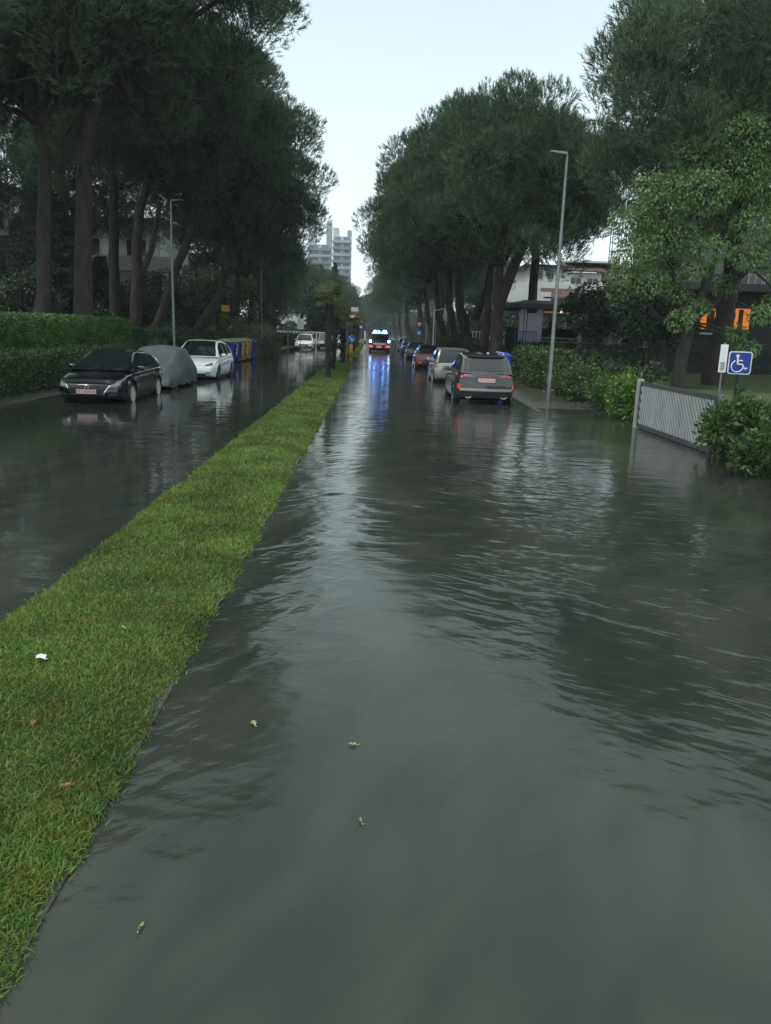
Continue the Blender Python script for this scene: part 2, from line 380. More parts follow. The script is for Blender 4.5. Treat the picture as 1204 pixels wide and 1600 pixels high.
# ------------------------------------------------------------------ the setting: ground, road, water, paving, median
def sheet(name, xs_zs, y0, y1, m, ny=2):
    mb = MB(); ys = np.linspace(y0, y1, ny); nx = len(xs_zs)
    mb.add([(x, y, z) for y in ys for x, z in xs_zs], [(j*nx+i, j*nx+i+1, (j+1)*nx+i+1, (j+1)*nx+i) for j in range(ny-1) for i in range(nx-1)])
    return struct(mb.build(name, m))
sheet('ground', [(-1500, 0.1), (-60, 0.1), (-11.5, 0.06), (-8.95, -0.14), (4.9, -0.14), (7.3, -0.10), (8.2, 0.22), (12, 0.4), (60, 0.4), (1500, 0.4)], -60, 2500, 'soil')
sheet('road', [(-9.0, -0.13), (5.0, -0.13)], -40, 900, 'wet_asphalt')
def water_sheet(name, x0, x1, y0, y1, m):
    mb = MB().add([(x0, y0, 0), (x1, y0, 0), (x1, y1, 0), (x0, y1, 0)], [(0, 1, 2, 3)])
    return struct(mb.build(name, m))
water_sheet('flood_water', -1.75, 11.2, -30, 600, 'water_rippled')
water_sheet('flood_water', -11.2, -1.75, -30, 600, 'water_calm')
# pavements standing just proud of the water, and their kerbs
mb = MB()
for (a, b) in ((14, 58), (70, 300)): mb.box(-10.6, -9.06, a, b, -0.12, 0.035)
struct(mb.build('pavement', 'wet_paving'))
mb = MB()
mb.add([(5.02, 23, -0.02), (7.3, 23, -0.02), (7.3, 26.5, 0.025), (5.02, 26.5, 0.025), (5.02, 300, 0.03), (7.3, 300, 0.03)], [(0, 1, 2, 3), (3, 2, 5, 4)])
struct(mb.build('pavement', 'wet_paving'))
mb = MB()
for (a, b) in ((14, 58), (70, 300)): mb.box(-9.05, -8.9, a, b, -0.13, 0.05)
struct(mb.build('kerb', 'kerb_stone'))
mb = MB().add([(x, y, z) for y, dz in ((22.5, -0.055), (27, 0), (300, 0)) for x, z in ((4.86, -0.13), (4.86, 0.045+dz), (5.01, 0.045+dz), (5.01, -0.13))],
              [(0, 4, 5, 1), (1, 5, 6, 2), (2, 6, 7, 3), (4, 8, 9, 5), (5, 9, 10, 6), (6, 10, 11, 7)])
struct(mb.build('kerb', 'kerb_stone'))
sheet('lawn', [(7.4, 0.02), (8.3, 0.27), (12, 0.44), (40, 0.44)], 12, 46, 'lawn')

MED_L, MED_R = -2.58, -1.14
def median(y0, y1, name):
    w = (MED_R-MED_L)/2; cx = (MED_L+MED_R)/2
    def outline(inset, z):
        pts = []
        for s, yy in ((0, y0), (1, y1)):
            for k in range(9):
                a = math.pi*(k/8) if s else math.pi*(1+k/8)
                r = w-inset
                pts.append((cx+r*math.cos(a), (yy-(w) if s else yy+w)+r*math.sin(a), z))
        return pts
    mb = MB(); o = outline(0.0, -0.12); p = outline(0.0, 0.010); q = outline(0.09, 0.014); n = len(o)
    mb.add(o+p+q, [(i, (i+1) % n, n+(i+1) % n, n+i) for i in range(n)]+[(n+i, n+(i+1) % n, 2*n+(i+1) % n, 2*n+i) for i in range(n)])
    struct(mb.build('median_kerb', 'kerb_stone'))
    ny = int((y1-y0)/0.25)+2; ys = np.linspace(y0+0.02, y1-0.02, ny); V = []; Fc = []
    for y in ys:
        e = min(y-y0, y1-y); hw = (w-0.055)*(math.sqrt(max(0.0, 1-((w-e)/w)**2)) if e < w else 1)
        for t in np.linspace(-1, 1, 7): V.append((cx+hw*t, y, 0.004+0.042*(1-t**4)+0.006*math.sin(y*2.1+t*3)))
    for j in range(ny-1):
        for i in range(6): Fc.append((j*7+i, j*7+i+1, (j+1)*7+i+1, (j+1)*7+i))
    struct(MB().add(V, Fc).build(name, 'verge_soil', smooth=60))
median(-6, 54.2, 'median_strip'); median(67, 200, 'median_strip')
def grass():
    g = np.random.default_rng(3); Ps = []; Ls = []
    for (a, b, dens, l) in ((1.2, 3.2, 20000, 0.05), (3.2, 6, 13000, 0.055), (6, 11, 5500, 0.065), (11, 20, 1700, 0.09), (20, 54, 520, 0.12), (67.5, 130, 120, 0.15)):
        n = int((b-a)*1.4*dens)
        y = g.uniform(a, b, n); edge = 0.015*np.sin(y*4.1)+0.012*np.sin(y*11+1)+0.018*g.normal(size=n); x = MED_L+0.02+edge+(MED_R-MED_L-0.02)*g.uniform(0, 1, n)
        if b == 54: x = np.where(y > 53.2, -1.86+(x+1.86)*0.6, x)
        # tufts: thin out some spots
        k = np.sin(x*3.1+y*1.7)+np.sin(y*2.9-x*4.3)+0.8*np.sin(y*0.8+1)+g.normal(size=n)*0.9
        keep = k > -2.6; x, y, k = x[keep], y[keep], k[keep]
        t = (x-(MED_L+MED_R)/2)/0.72
        Ps.append(np.stack([x, y, np.maximum(0.0, 0.004+0.06*(1-np.minimum(1, abs(t))**4))], 1)); Ls.append(l*(0.75+0.18*np.clip(k, -1, 2)))
    P = np.concatenate(Ps); L = np.concatenate(Ls); n = len(P)
    D = np.stack([g.normal(size=n)*0.55+0.1, g.normal(size=n)*0.55-0.15, np.ones(n)*0.9], 1); D = unit(D)
    S = unit(np.cross(D, g.normal(size=(n, 3)))); w = (0.0016+0.00034*P[:, 1])[:, None]*1.2
    bend = np.stack([D[:, 0], D[:, 1], -0.55*np.ones(n)], 1)*0.16
    L = L[:, None]*g.uniform(0.5, 1.2, n)[:, None]
    mid = P+D*L*0.55; tip = P+D*L+bend*L
    V = np.stack([P-S*w, P+S*w, mid+S*w*0.8, mid-S*w*0.8, tip], 1).reshape(-1, 3)
    b = np.arange(n)[:, None]*5
    Fc = np.concatenate([b+np.array([0, 1, 2]), b+np.array([0, 2, 3]), b+np.array([3, 2, 4])], 1).reshape(-1, 3)
    tag(link('grass', np_mesh('grass', V, Fc), 'grass_blade'), 'short green grass covering the raised strip between the two flooded lanes', 'grass', kind='stuff')
grass()

# ------------------------------------------------------------------ trees
def clump_crown(name, centers, radii, tufts, g, ln=0.25, wd=0.027, per=11, flat=0.8, up=0.8):
    """needle tufts over many clumps"""
    PP = []; DD = []
    for c, r in zip(centers, radii):
        k = int(tufts*r*r)
        u = unit(g.normal(size=(k, 3))+np.array([0, 0, 0.30]))
        rad = r*g.uniform(0.25, 1.0, k)**0.42
        P = c+u*rad[:, None]*np.array([1, 1, flat])
        D = unit(u*0.75+np.array([0, 0, up])+0.22*g.normal(size=(k, 3)))
        s_ = g.uniform(0, 0.30, (k*per, 1))
        PP.append(np.repeat(P, per, 0)+np.repeat(D, per, 0)*s_); DD.append(np.repeat(D, per, 0)+0.42*g.normal(size=(k*per, 3)))
    V, Fc = needles(np.concatenate(PP), np.concatenate(DD), ln, wd, g)
    return np_mesh(name, V, Fc)
def dome_clumps(g, n, Rr, upz, down, rmin, rmax):
    """umbrella-like crown: clumps close to a dome with a ragged underside; Rr radius, upz rise, down drop"""
    C = []; Rd = []
    while len(C) < n:
        a = g.uniform(0, 2*math.pi); el = g.uniform(-0.75, 1.0)
        rr = math.sqrt(max(0, 1-el*el)) if el > 0 else (1-0.35*el*el)
        k = g.uniform(0.62, 0.95) if g.uniform() < 0.75 else g.uniform(0.15, 0.65)
        h = upz*el if el > 0 else down*el/0.6
        lump = 0.97+0.07*math.sin(3*a+n)+0.04*math.sin(5*a+2*n)
        p = np.array([Rr*rr*k*math.cos(a)*lump, Rr*rr*k*math.sin(a)*lump, h*(0.55+0.45*k)])
        r = g.uniform(rmin, rmax)
        if all(np.linalg.norm(p-q) > 0.36*(r+s) for q, s in zip(C, Rd)) or g.uniform() < 0.05:
            C.append(p); Rd.append(r)
    return np.array(C), np.array(Rd)
def limb_mesh(C, g, base=(0, 0, -5.0), nl=7, r0=0.13):
    """limbs from the fork up to the clumps"""
    mb = MB(); base = Vector(base)
    idx = list(range(len(C))); g.shuffle(idx); heads = idx[:nl]; mids = []
    for h in heads:
        e = Vector(C[h]); m = base.lerp(e, 0.5)+Vector((e.x*0.12, e.y*0.12, -0.12*abs(e.z)-0.2))
        mb.tube([base, base.lerp(m, 0.5)+Vector((0, 0, 0.15)), m, e], [r0, r0*0.8, r0*0.6, r0*0.2], 6)
        mids.append((m, r0*0.5)); mids.append((m.lerp(e, 0.5), r0*0.35))
    for i in idx[nl:]:
        e = Vector(C[i]); m, r = min(mids, key=lambda t: (t[0]-e).length)
        k = m.lerp(e, 0.5)+Vector((g.normal()*0.15, g.normal()*0.15, -0.25))
        mb.tube([m, k, e], [r*0.55, r*0.4, r*0.15], 5)
    return mb
PINE = []
def make_pine_protos():
    for i, (n, rmin, rmax, Rr, up, dn, tufts) in enumerate(((105, 0.85, 1.6, 5.6, 4.6, 2.8, 128), (95, 0.85, 1.65, 5.4, 5.4, 3.2, 128), (150, 0.85, 1.65, 7.0, 4.2, 3.4, 125))):
        g = np.random.default_rng(20+i); C, Rd = dome_clumps(g, n, Rr, up, dn, rmin, rmax)
        cm = clump_crown('crown', C, Rd, tufts, g); cm.materials.append(M['pine_needle'])
        lm = limb_mesh(C, g, (0, 0, -dn-1.2)); o = lm.build('branches', 'pine_bark', smooth=60); me = o.data; bpy.data.objects.remove(o)
        PINE.append((cm, me, dn, Rr, up))
make_pine_protos()
def pine(base, fork, kind, crown_c, scale, rz, label, group, r0=0.36, mid=None, extra=()):
    """base and fork: trunk ends; crown_c: crown centre; extra: further trunks or limbs as point lists with radii"""
    cm, lm, dn, Rr, up = PINE[kind]
    t = empty('stone_pine', base, 0, label, 'tree', group)
    B = Vector(base); pts = [Vector(base)-Vector((0, 0, 0.3))]; n = 7
    top = Vector(crown_c)+Vector((0, 0, (-dn-1.2)*scale[2])); fk = Vector(fork)
    if top.z < fk.z+1.0: fk = B.lerp(top, 0.6)+Vector((fk.x-B.x, 0, 0))*0.2
    top.x = fk.x+(top.x-fk.x)*0.3; K = [B*2-fk, B-Vector((0, 0, 0.3)), B.lerp(fk, 0.5), fk, top, Vector(crown_c), Vector(crown_c)+Vector((0, 0, 2))]
    pts = []; rad = []
    for i in range(1, 5):
        for q in range(5):
            u = q/5; p0, p1, p2, p3 = K[i-1:i+3]
            pts.append(0.5*(2*p1+(p2-p0)*u+(2*p0-5*p1+4*p2-p3)*u*u+(3*p1-p0-3*p2+p3)*u**3)+Vector((random.gauss(0, 0.03), random.gauss(0, 0.03), 0)))
            w = (i-1+u)/4; rad.append(r0*(1.2-0.45*min(1, w*4)*0.45-0.75*w*w))
    mb = MB().tube([p-B for p in pts], rad, 10)
    for ps, rs in extra: mb.tube([Vector(p)-B for p in ps], rs, 8)
    mb.build('trunk', 'pine_bark', t, smooth=60)
    for nm, me in (('branches', lm), ('crown', cm)):
        o = link(nm, me, None, t); o.location = Vector(crown_c)-B; o.rotation_euler = (0, 0, rz); o.scale = scale
    return t
ROWR = 'pines in the row along the far half of the street, right side'
# right-hand row: nearest first.  at(px,py,Y) turns a trunk seen in the photo into a place
def rp(px, Y, kind, cx, cz, s, lab, r0=0.34, group=None, lean=0.0, zf=6.3, extra=()):
    b = at(px, 500, Y); b.z = 0.2
    f = Vector((b.x+lean, Y, zf))
    return pine(b, f, kind, (cx, Y, cz), s, random.uniform(0, 6.28), lab, group, r0, extra=extra)
b775 = at(775, 500, 40)
rp(776, 40, 1, 6.0, 8.9, (0.84, 0.84, 0.82), 'tall stone pine with thick forked trunk just behind the blue bin', 0.34,
   extra=[([(b775.x, 40, 3.4), (b775.x+0.6, 40, 5.2), (b775.x+1.3, 40.2, 7.0), (b775.x+2.2, 40.5, 9.0)], [0.3, 0.25, 0.22, 0.1])])
rp(757, 47, 0, 6.6, 9.9, (0.88, 0.88, 0.9), 'slim-trunked stone pine immediately left of the thick forked pine', 0.26)
rp(741, 52, 1, 5.0, 10.3, (0.9, 0.9, 0.92), 'stone pine with bowed trunk, fourth dark trunk left of the purple kiosk pillars', 0.36, lean=-0.7,
   extra=[([(at(741,500,52).x, 52, 3.0), (at(741,500,52).x+0.7, 52, 5.0), (at(741,500,52).x+0.9, 52, 8.0)], [0.26, 0.22, 0.12])])
rp(720, 60, 0, 4.9, 10.4, (0.95, 0.95, 0.98), 'stone pine standing behind the roadside bushes above the silver car', 0.34)
rp(707, 68, 1, 4.5, 10.3, (0.97, 0.97, 0.95), 'stone pine whose trunk stands next to the closed white parasols', 0.34)
rp(822, 55, 0, 10.6, 11.2, (0.88, 0.88, 0.75), 'stone pine with curved bare trunk in front of the tile roofed house', 0.24, lean=0.3, zf=5.5)
rp(690, 80, 2, 4.4, 10.4, (0.82, 0.82, 1.0), 'stone pine in the distance right of the yield sign', 0.34)
for i, (X, Y, cz, sc) in enumerate(((8.0, 92, 11.0, 1.0), (6.8, 106, 10.5, 1.0), (7.6, 122, 10.5, 1.0), (6.6, 140, 10.5, 1.0), (7.4, 165, 10.5, 1.0), (7.0, 195, 11, 1.05), (6.5, 230, 11, 1.05))):
    pine((X, Y, 0.2), (X-0.3, Y, 6.0), i % 3, (X-1.2, Y, cz), (0.95*sc, 0.95*sc, 1.0*sc), i*1.3, 'distant stone pine in the row receding behind the dark parked cars', ROWR)
pine((14.0, 33, 0.4), (13.9, 33, 7.0), 2, (14.6, 33.5, 11.6), (0.98, 0.98, 0.98), 0.6, 'huge dark stone pine spreading behind the light green tree', None, 0.42)
pine((22, 40, 0.4), (21.5, 40, 8.0), 2, (20.5, 40, 13.0), (1.0, 1.0, 0.95), 2.0, 'stone pine above the dark building, cut by the frame edge', None, 0.42)
pine((11.5, 60, 0.4), (11.5, 60, 8), 2, (11.6, 60, 13.0), (0.95, 0.95, 0.85), 2.6, 'stone pine filling the gap between the row and the huge pine', None, 0.36)
for i, (X, Y, cz, s) in enumerate(((14.5, 112, 9.5, 0.8), (19, 125, 9.8, 0.9))):
    pine((X, Y, 0.4), (X, Y, 5), i, (X, Y, cz-1.5), (s, s, s*0.9), i, ['round-topped pine directly behind the white house','pine crown showing between the house roof and a lamp post'][i], None, 0.3)
# left side
l1 = at(122, 480, 35); l1.z = 0.1
pine(l1, (l1.x+0.7, 35, 9.5), 2, (-10.0, 35, 15.6), (1.10, 1.05, 1.05), 0.3, 'near stone pine with straight brown trunk and one big limb reaching right', None, 0.36,
     extra=[([(l1.x, 35, 9.3), (l1.x+1.7, 35, 11.4), (l1.x+4.0, 35, 13.2), (l1.x+6.8, 35, 15.0)], [0.22, 0.19, 0.14, 0.06])])
l2 = at(60, 480, 34); l2.z = 0.1
pine(l2, (l2.x+0.6, 34, 8.0), 0, (-12.9, 33.5, 13.8), (1.15, 1.1, 1.1), 1.3, 'dark trunked stone pine second from the frame edge behind the hedge', None, 0.29)
l0 = Vector((-12.9, 14.5, 0.1))
pine(l0, (-12.4, 14.5, 4.6), 0, (-10.7, 15.0, 8.6), (0.76, 0.76, 0.75), 2.4, 'greenish pine boughs hanging in at the upper corner, trunk out of frame', None, 0.26)
l3 = at(207, 480, 44); l3.z = 0.1
pine(l3, (l3.x+0.5, 44, 7.5), 1, (-11.2, 44.5, 13.0), (0.95, 0.95, 0.88), 3.4, 'stone pine with forked trunk behind the covered car', None, 0.3,
     extra=[([(l3.x+0.2, 44, 3.9), (l3.x+1.1, 44, 5.8), (l3.x+1.6, 44, 8.2)], [0.2, 0.16, 0.1])])
l3b = at(222, 490, 46); l3b.z = 0.1
pine(l3b, (l3b.x+2.6, 46, 6.6), 0, (-8.8, 46.5, 12.2), (0.9, 0.9, 0.9), 4.1, 'stone pine leaning strongly right in front of the pink wall', None, 0.26)
l4 = at(286, 490, 50); l4.z = 0.1
pine(l4, (l4.x+0.8, 50, 6.6), 1, (-8.0, 50.5, 10.8), (1.0, 1.0, 0.9), 5.0, 'thick dark stone pine beside the lamp post behind the white car', None, 0.36)
l5 = at(322, 495, 60); l5.z = 0.1
pine(l5, (l5.x+2.1, 60, 5.4), 0, (-9.2, 60, 9.4), (0.95, 0.95, 0.95), 5.9, 'stone pine with slanting trunk behind the yellow sign', None, 0.32)
pine((-11.2, 72, 0.1), (-10.8, 72, 5), 1, (-10.4, 72, 8.4), (0.9, 0.9, 0.85), 0.9, 'stone pine with low crown above the pale clipped bushes', None, 0.3)
pine((-15.6, 50, 0.1), (-15.4, 50, 8.0), 2, (-15.0, 50, 13.6), (0.95, 0.95, 0.85), 1.9, 'stone pine set back among the others in front of the white villa', None, 0.33)
pine((-16.5, 33, 0.1), (-16.2, 33, 7.0), 0, (-17.2, 33, 11.6), (0.8, 0.8, 0.8), 2.9, 'stone pine at the frame edge behind the two dark trunks', None, 0.33)
for i, (X, Y, cz, sc) in enumerate(((-11.5, 84, 6.6, 0.72), (-9.8, 112, 7.4, 0.8), (-10.5, 135, 7.6, 0.85), (-9.0, 160, 8.5, 0.9), (-9.5, 190, 9.5, 0.95), (-9, 225, 10, 1.0))):
    pine((X, Y, 0.1), (X, Y, 3.5), (i+1) % 3, (X+0.3, Y, cz), (sc, sc, sc*0.85), i*2.1, 'distant rounded pine in the row below the tower blocks', 'pines in the row along the far half of the street, left side')
for i, (X, Y, s) in enumerate(((-26, 300, 1.5), (-13, 310, 1.5), (-1, 320, 1.45), (9, 315, 1.5), (22, 300, 1.6))):
    pine((X, Y, 0.1), (X, Y, 4.5), i % 3, (X, Y, 8.5), (s, s, s), i*1.9, 'far pine closing the view at the end of the street', 'pines closing the end of the street', 0.4)
# tall dark conifer (spruce) among the pines
def spruce(base, H, Rr, label, seed):
    g = np.random.default_rng(seed); t = empty('spruce', base, 0, label, 'tree')
    MB().tube([(0, 0, -0.2), (0, 0, H*0.5), (0, 0, H*0.98)], [0.22, 0.14, 0.02], 8).build('trunk', 'tree_bark', t, smooth=60)
    PP = []; DD = []
    nb = 260
    for i in range(nb):
        h = 0.9+(H-1.0)*(i/nb); l = Rr*(1-(h/H)**1.15)*g.uniform(0.75, 1.1)+0.1; a = g.uniform(0, 6.283)
        k = int(60*l)+10; s = g.uniform(0.1, 1, k)
        d = np.array([math.cos(a), math.sin(a), 0])
        P = d*(s*l)[:, None]+np.array([0, 0, h])+np.array([0, 0, -1])*(0.28*l*s**2)[:, None]+g.normal(size=(k, 3))*np.array([0.10, 0.10, 0.05])*l**0.5
        PP.append(np.repeat(P, 4, 0)); DD.append(np.repeat(np.tile(d+np.array([0, 0, -0.5]), (k, 1)), 4, 0)+0.6*g.normal(size=(4*k, 3)))
    V, Fc = needles(np.concatenate(PP), np.concatenate(DD), 0.3, 0.06, g)
    link('crown', np_mesh('crown', V, Fc), 'spruce_needle', t)
sp_ = at(98, 490, 45); spruce((sp_.x, 45, 0.1), 8.6, 2.6, 'dark cone-shaped spruce between the two near pine trunks', 5)
sp_ = at(160, 490, 52); spruce((sp_.x, 52, 0.1), 6.0, 2.3, 'smaller dark spruce right of the straight brown trunk', 6)
for i, (px, Y, H) in enumerate(((500, 125, 11.5), (522, 140, 13.0))):
    b = at(px, 500, Y); spruce((b.x, Y, 0.1), H, 2.6, ['pointed dark conifer below the left tower block', 'pointed dark conifer below the right tower block'][i], 8+i)

def leafy_tree(name, base, trunk_pts, trunk_r, C, Rd, m, label, seed, ln, wd, dens, droop=0.7, bark='tree_bark', shell=0.5):
    g = np.random.default_rng(seed); t = empty(name, base, 0, label, 'tree')
    mb = MB()
    for ps, rs in zip(trunk_pts, trunk_r): mb.tube(ps, rs, 8)
    forks = [Vector(p) for ps in trunk_pts for p in ps[1:]]
    for c, r in zip(C, Rd):
        f = min(forks, key=lambda q: (q-Vector(c)).length); e = Vector(c)
        mb.tube([f, f.lerp(e, 0.5)+Vector((g.normal()*0.1, g.normal()*0.1, 0.1)), e], [0.05, 0.035, 0.012], 5)
        for _ in range(3):
            q = e+Vector(g.normal(size=3)*r*0.6); mb.tube([e, q], [0.014, 0.006], 4)
    mb.build('trunk', bark, t, smooth=60)
    PP = []; DD = []
    for c, r in zip(C, Rd):
        k = int(dens*r*r); u = unit(g.normal(size=(k, 3))+np.array([0, 0, 0.25])); rad = r*g.uniform(shell**3, 1, k)**(1/3)
        P = np.array(c)+u*rad[:, None]*np.array([1, 1, 0.75])
        PP.append(P); DD.append(u*0.8+0.5*g.normal(size=(k, 3))+np.array([0, 0, -droop]))
    V, Fc = leaves(np.concatenate(PP), np.concatenate(DD), ln, wd, g, up=np.array([0, 0, 1.0]))
    link('crown', np_mesh('crown', V, Fc), m, t)
    return t
def broad_tree():
    g = np.random.default_rng(31); base = Vector((11.4, 30, 0.42)); C = []; Rd = []
    def cl(px, py, Y, r): p = at(px, py, Y)-base; C.append(tuple(p)); Rd.append(r*1.22)
    for (px, py, Y, r) in ((1060,300,29.5,.8),(1030,330,29,.7),(1080,250,30,.8),(1120,225,30,.75),(1160,215,29,.8),(1195,215,29.5,.8),(1015,290,29.5,.5),
        (1050,370,29,.75),(1100,300,28.5,.8),(1150,270,29,.9),(1190,280,29,.9),(1000,380,29.5,.55),(985,400,29,.6),(1030,400,30,.6),(975,430,29,.55),(1010,440,29,.6),
        (1045,430,30,.55),(1130,350,30.5,.7),(1110,390,28,.55),(1180,350,28.5,.7),(1200,400,29,.7),(1165,400,28,.5),(1085,420,28.5,.45),(1060,500,28.5,.4),(1090,480,28.5,.35),
        (1190,490,28,.4),(1165,545,28.5,.38),(1150,520,28.5,.3),(1020,350,31,.6),(1090,215,31,.6),(1140,190,31,.65),(1180,170,31,.75),(1200,165,30,.6),(1250,250,30,1.0),(1260,340,30,1.0),(1240,430,30,.7),
        (990,350,31.5,.8),(1040,395,32,.8),(1090,345,32,.8),(1150,320,32,.8),(1195,300,32,.8),(1015,320,32,.6),(1000,340,29.5,.5),(965,455,29.5,.35),(1060,455,29,.4),(1130,445,30,.45),(1220,470,29,.5)): cl(px, py, Y, r)
    T = [[(0, 0, -0.3), (0.05, 0, 1.2), (0.25, 0, 2.4), (0.55, -0.1, 3.6), (0.9, -0.2, 5.2), (1.3, -0.3, 6.8)], [(0.2, 0, 2.2), (-0.4, -0.1, 3.2), (-0.8, -0.2, 4.4), (-1.1, -0.3, 5.6)],
         [(0.3, 0, 2.5), (1.2, 0, 3.3), (2.1, -0.1, 4.4), (2.8, -0.3, 5.6)], [(0.1, 0, 2.0), (-0.9, 0, 2.5), (-1.9, 0, 3.3)], [(0.55, -0.1, 3.6), (0.2, -0.1, 5.0), (-0.1, -0.2, 6.4)]]
    Rr = [[0.30, 0.25, 0.2, 0.16, 0.11, 0.05], [0.15, 0.12, 0.09, 0.04], [0.16, 0.13, 0.1, 0.04], [0.09, 0.07, 0.03], [0.1, 0.07, 0.03]]
    leafy_tree('broadleaf_tree', base, T, Rr, C, Rd, 'broad_leaf', 'light green broadleaf tree with drooping leaves on the lawn behind the gate', 31, 0.16, 0.066, 1150)
broad_tree()
def round_tree(name, base, H, Rr, m, label, seed, ln=0.2, wd=0.1, dens=260, n=34, low=0.25):
    g = np.random.default_rng(seed); C = []; Rd = []
    for _ in range(n):
        u = unit(g.normal(size=3)); k = g.uniform(0.4, 0.95)
        zc = H*(0.5+low/2); C.append((u[0]*Rr*k, u[1]*Rr*k, zc+u[2]*(H*(1-low)/2)*k*0.9)); Rd.append(g.uniform(0.28, 0.42)*Rr)
    T = [[(0, 0, -0.3), (0, 0, H*0.35), (0.05, 0, H*0.6), (0, 0, H*0.85)]]; Rt = [[0.2*Rr/2+0.05, 0.14, 0.1, 0.03]]
    return leafy_tree(name, base, T, Rt, C, Rd, m, label, seed, ln, wd, dens, 0.4)
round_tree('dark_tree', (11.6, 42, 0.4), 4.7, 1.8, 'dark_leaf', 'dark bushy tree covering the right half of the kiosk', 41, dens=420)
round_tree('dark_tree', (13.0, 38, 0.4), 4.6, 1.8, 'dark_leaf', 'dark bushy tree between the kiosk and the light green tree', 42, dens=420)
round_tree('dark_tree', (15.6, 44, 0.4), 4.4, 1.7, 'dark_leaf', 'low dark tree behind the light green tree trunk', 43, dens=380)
b = at(350, 440, 66); round_tree('garden_tree', (b.x, 66, 0.1), 7.0, 2.6, 'laurel_leaf', 'mid green garden tree behind the small palm', 44, dens=240)
b = at(430, 440, 95); round_tree('garden_tree', (b.x, 95, 0.1), 8.0, 3.4, 'far_foliage', 'grey-green garden tree in front of the far white house', 45, 0.3, 0.15, 160)
b = at(485, 440, 105); round_tree('garden_tree', (b.x, 105, 0.1), 9.0, 3.0, 'far_foliage', 'garden tree behind the first palms on the median', 46, 0.3, 0.15, 160)
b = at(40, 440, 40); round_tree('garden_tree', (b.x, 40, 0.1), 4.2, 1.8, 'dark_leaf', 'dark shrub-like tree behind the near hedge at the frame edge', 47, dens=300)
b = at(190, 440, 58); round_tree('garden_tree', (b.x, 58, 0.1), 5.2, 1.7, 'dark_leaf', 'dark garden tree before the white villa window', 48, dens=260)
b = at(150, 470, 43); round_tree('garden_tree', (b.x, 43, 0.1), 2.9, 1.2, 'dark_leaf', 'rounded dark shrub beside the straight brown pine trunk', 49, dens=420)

def foliage_mass(x0, x1, y0, y1, z0, z1, n, ln, wd, m, label, seed, gap=0.0):
    g = np.random.default_rng(seed); k = int(n/160); PP = []; DD = []
    for _ in range(k):
        x, y = g.uniform(x0, x1), g.uniform(y0, y1); hh = z0+(z1-z0)*(0.55+0.45*math.sin(x*0.5+y*0.21)*math.sin(x*0.23-y*0.13)); r = g.uniform(0.5, 1.0)*(z1-z0)*0.22
        c = np.array([x, y, g.uniform(z0, max(z0+0.5, hh))]); u = unit(g.normal(size=(160, 3)))
        PP.append(c+u*(r*g.uniform(0.2, 1, 160)**0.5)[:, None]); DD.append(u+0.5*g.normal(size=(160, 3)))
    V, Fc = leaves(np.concatenate(PP), np.concatenate(DD), ln, wd, g)
    tag(link('woods', np_mesh('woods', V, Fc), m), label, 'woods', kind='stuff')
foliage_mass(9, 24, 72, 190, 0.2, 6.0, 60000, 0.5, 0.25, 'far_foliage', 'dark garden greenery filling in behind the right row of pines', 101)
foliage_mass(-27, -12.5, 84, 200, 0.1, 5.0, 36000, 0.5, 0.25, 'far_foliage', 'garden greenery behind the far left row of pines', 102)
foliage_mass(-90, 90, 335, 375, 0.1, 11.0, 50000, 1.4, 0.8, 'far_foliage', 'far wooded mass at the very end of the street', 103)
for i, (X, Y, H, Rr) in enumerate(((-19.5, 46, 3.6, 1.8), (-15.2, 54, 4.6, 1.9), (-13.4, 64, 4.4, 2.0), (-24, 50, 5.6, 2.4))):
    round_tree('garden_tree', (X, Y, 0.1), H, Rr, 'dark_leaf', ['dark garden tree low in front of the villa balcony', 'dark garden tree between the villa and the leaning pine', 'dark garden tree behind the dumpsters', 'dark garden tree before the pale house at the frame edge'][i], 110+i, dens=300)
for i, (px, Y, H, Rr, lab) in enumerate(((140, 57, 6.6, 2.2, 'dark garden tree between the straight pine trunk and the villa'), (252, 64, 6.6, 2.0, 'dark garden tree behind the foot of the leaning pine'),
        (35, 47, 4.6, 1.8, 'dark garden tree covering the ground floor of the pale house'), (75, 54, 9.0, 2.8, 'tall dark garden tree behind the spruce'), (300, 70, 7.5, 2.4, 'dark garden tree seen right of the nearest left lamp post'))):
    b = at(px, 470, Y); round_tree('garden_tree', (b.x, Y, 0.1), H, Rr, 'dark_leaf', lab, 130+i, dens=230, n=44, low=0.1)
pine((-21.5, 60, 0.1), (-21.0, 60, 7.0), 1, (-20.5, 60, 11.6), (1.0, 1.0, 0.95), 0.4, 'stone pine behind the others, crown right above the villa roof', None, 0.32)
pine((-28.0, 52, 0.1), (-27.6, 52, 7.0), 0, (-27.0, 52, 11.5), (1.0, 1.0, 0.95), 2.4, 'stone pine rising before the pale house at the frame edge', None, 0.32)
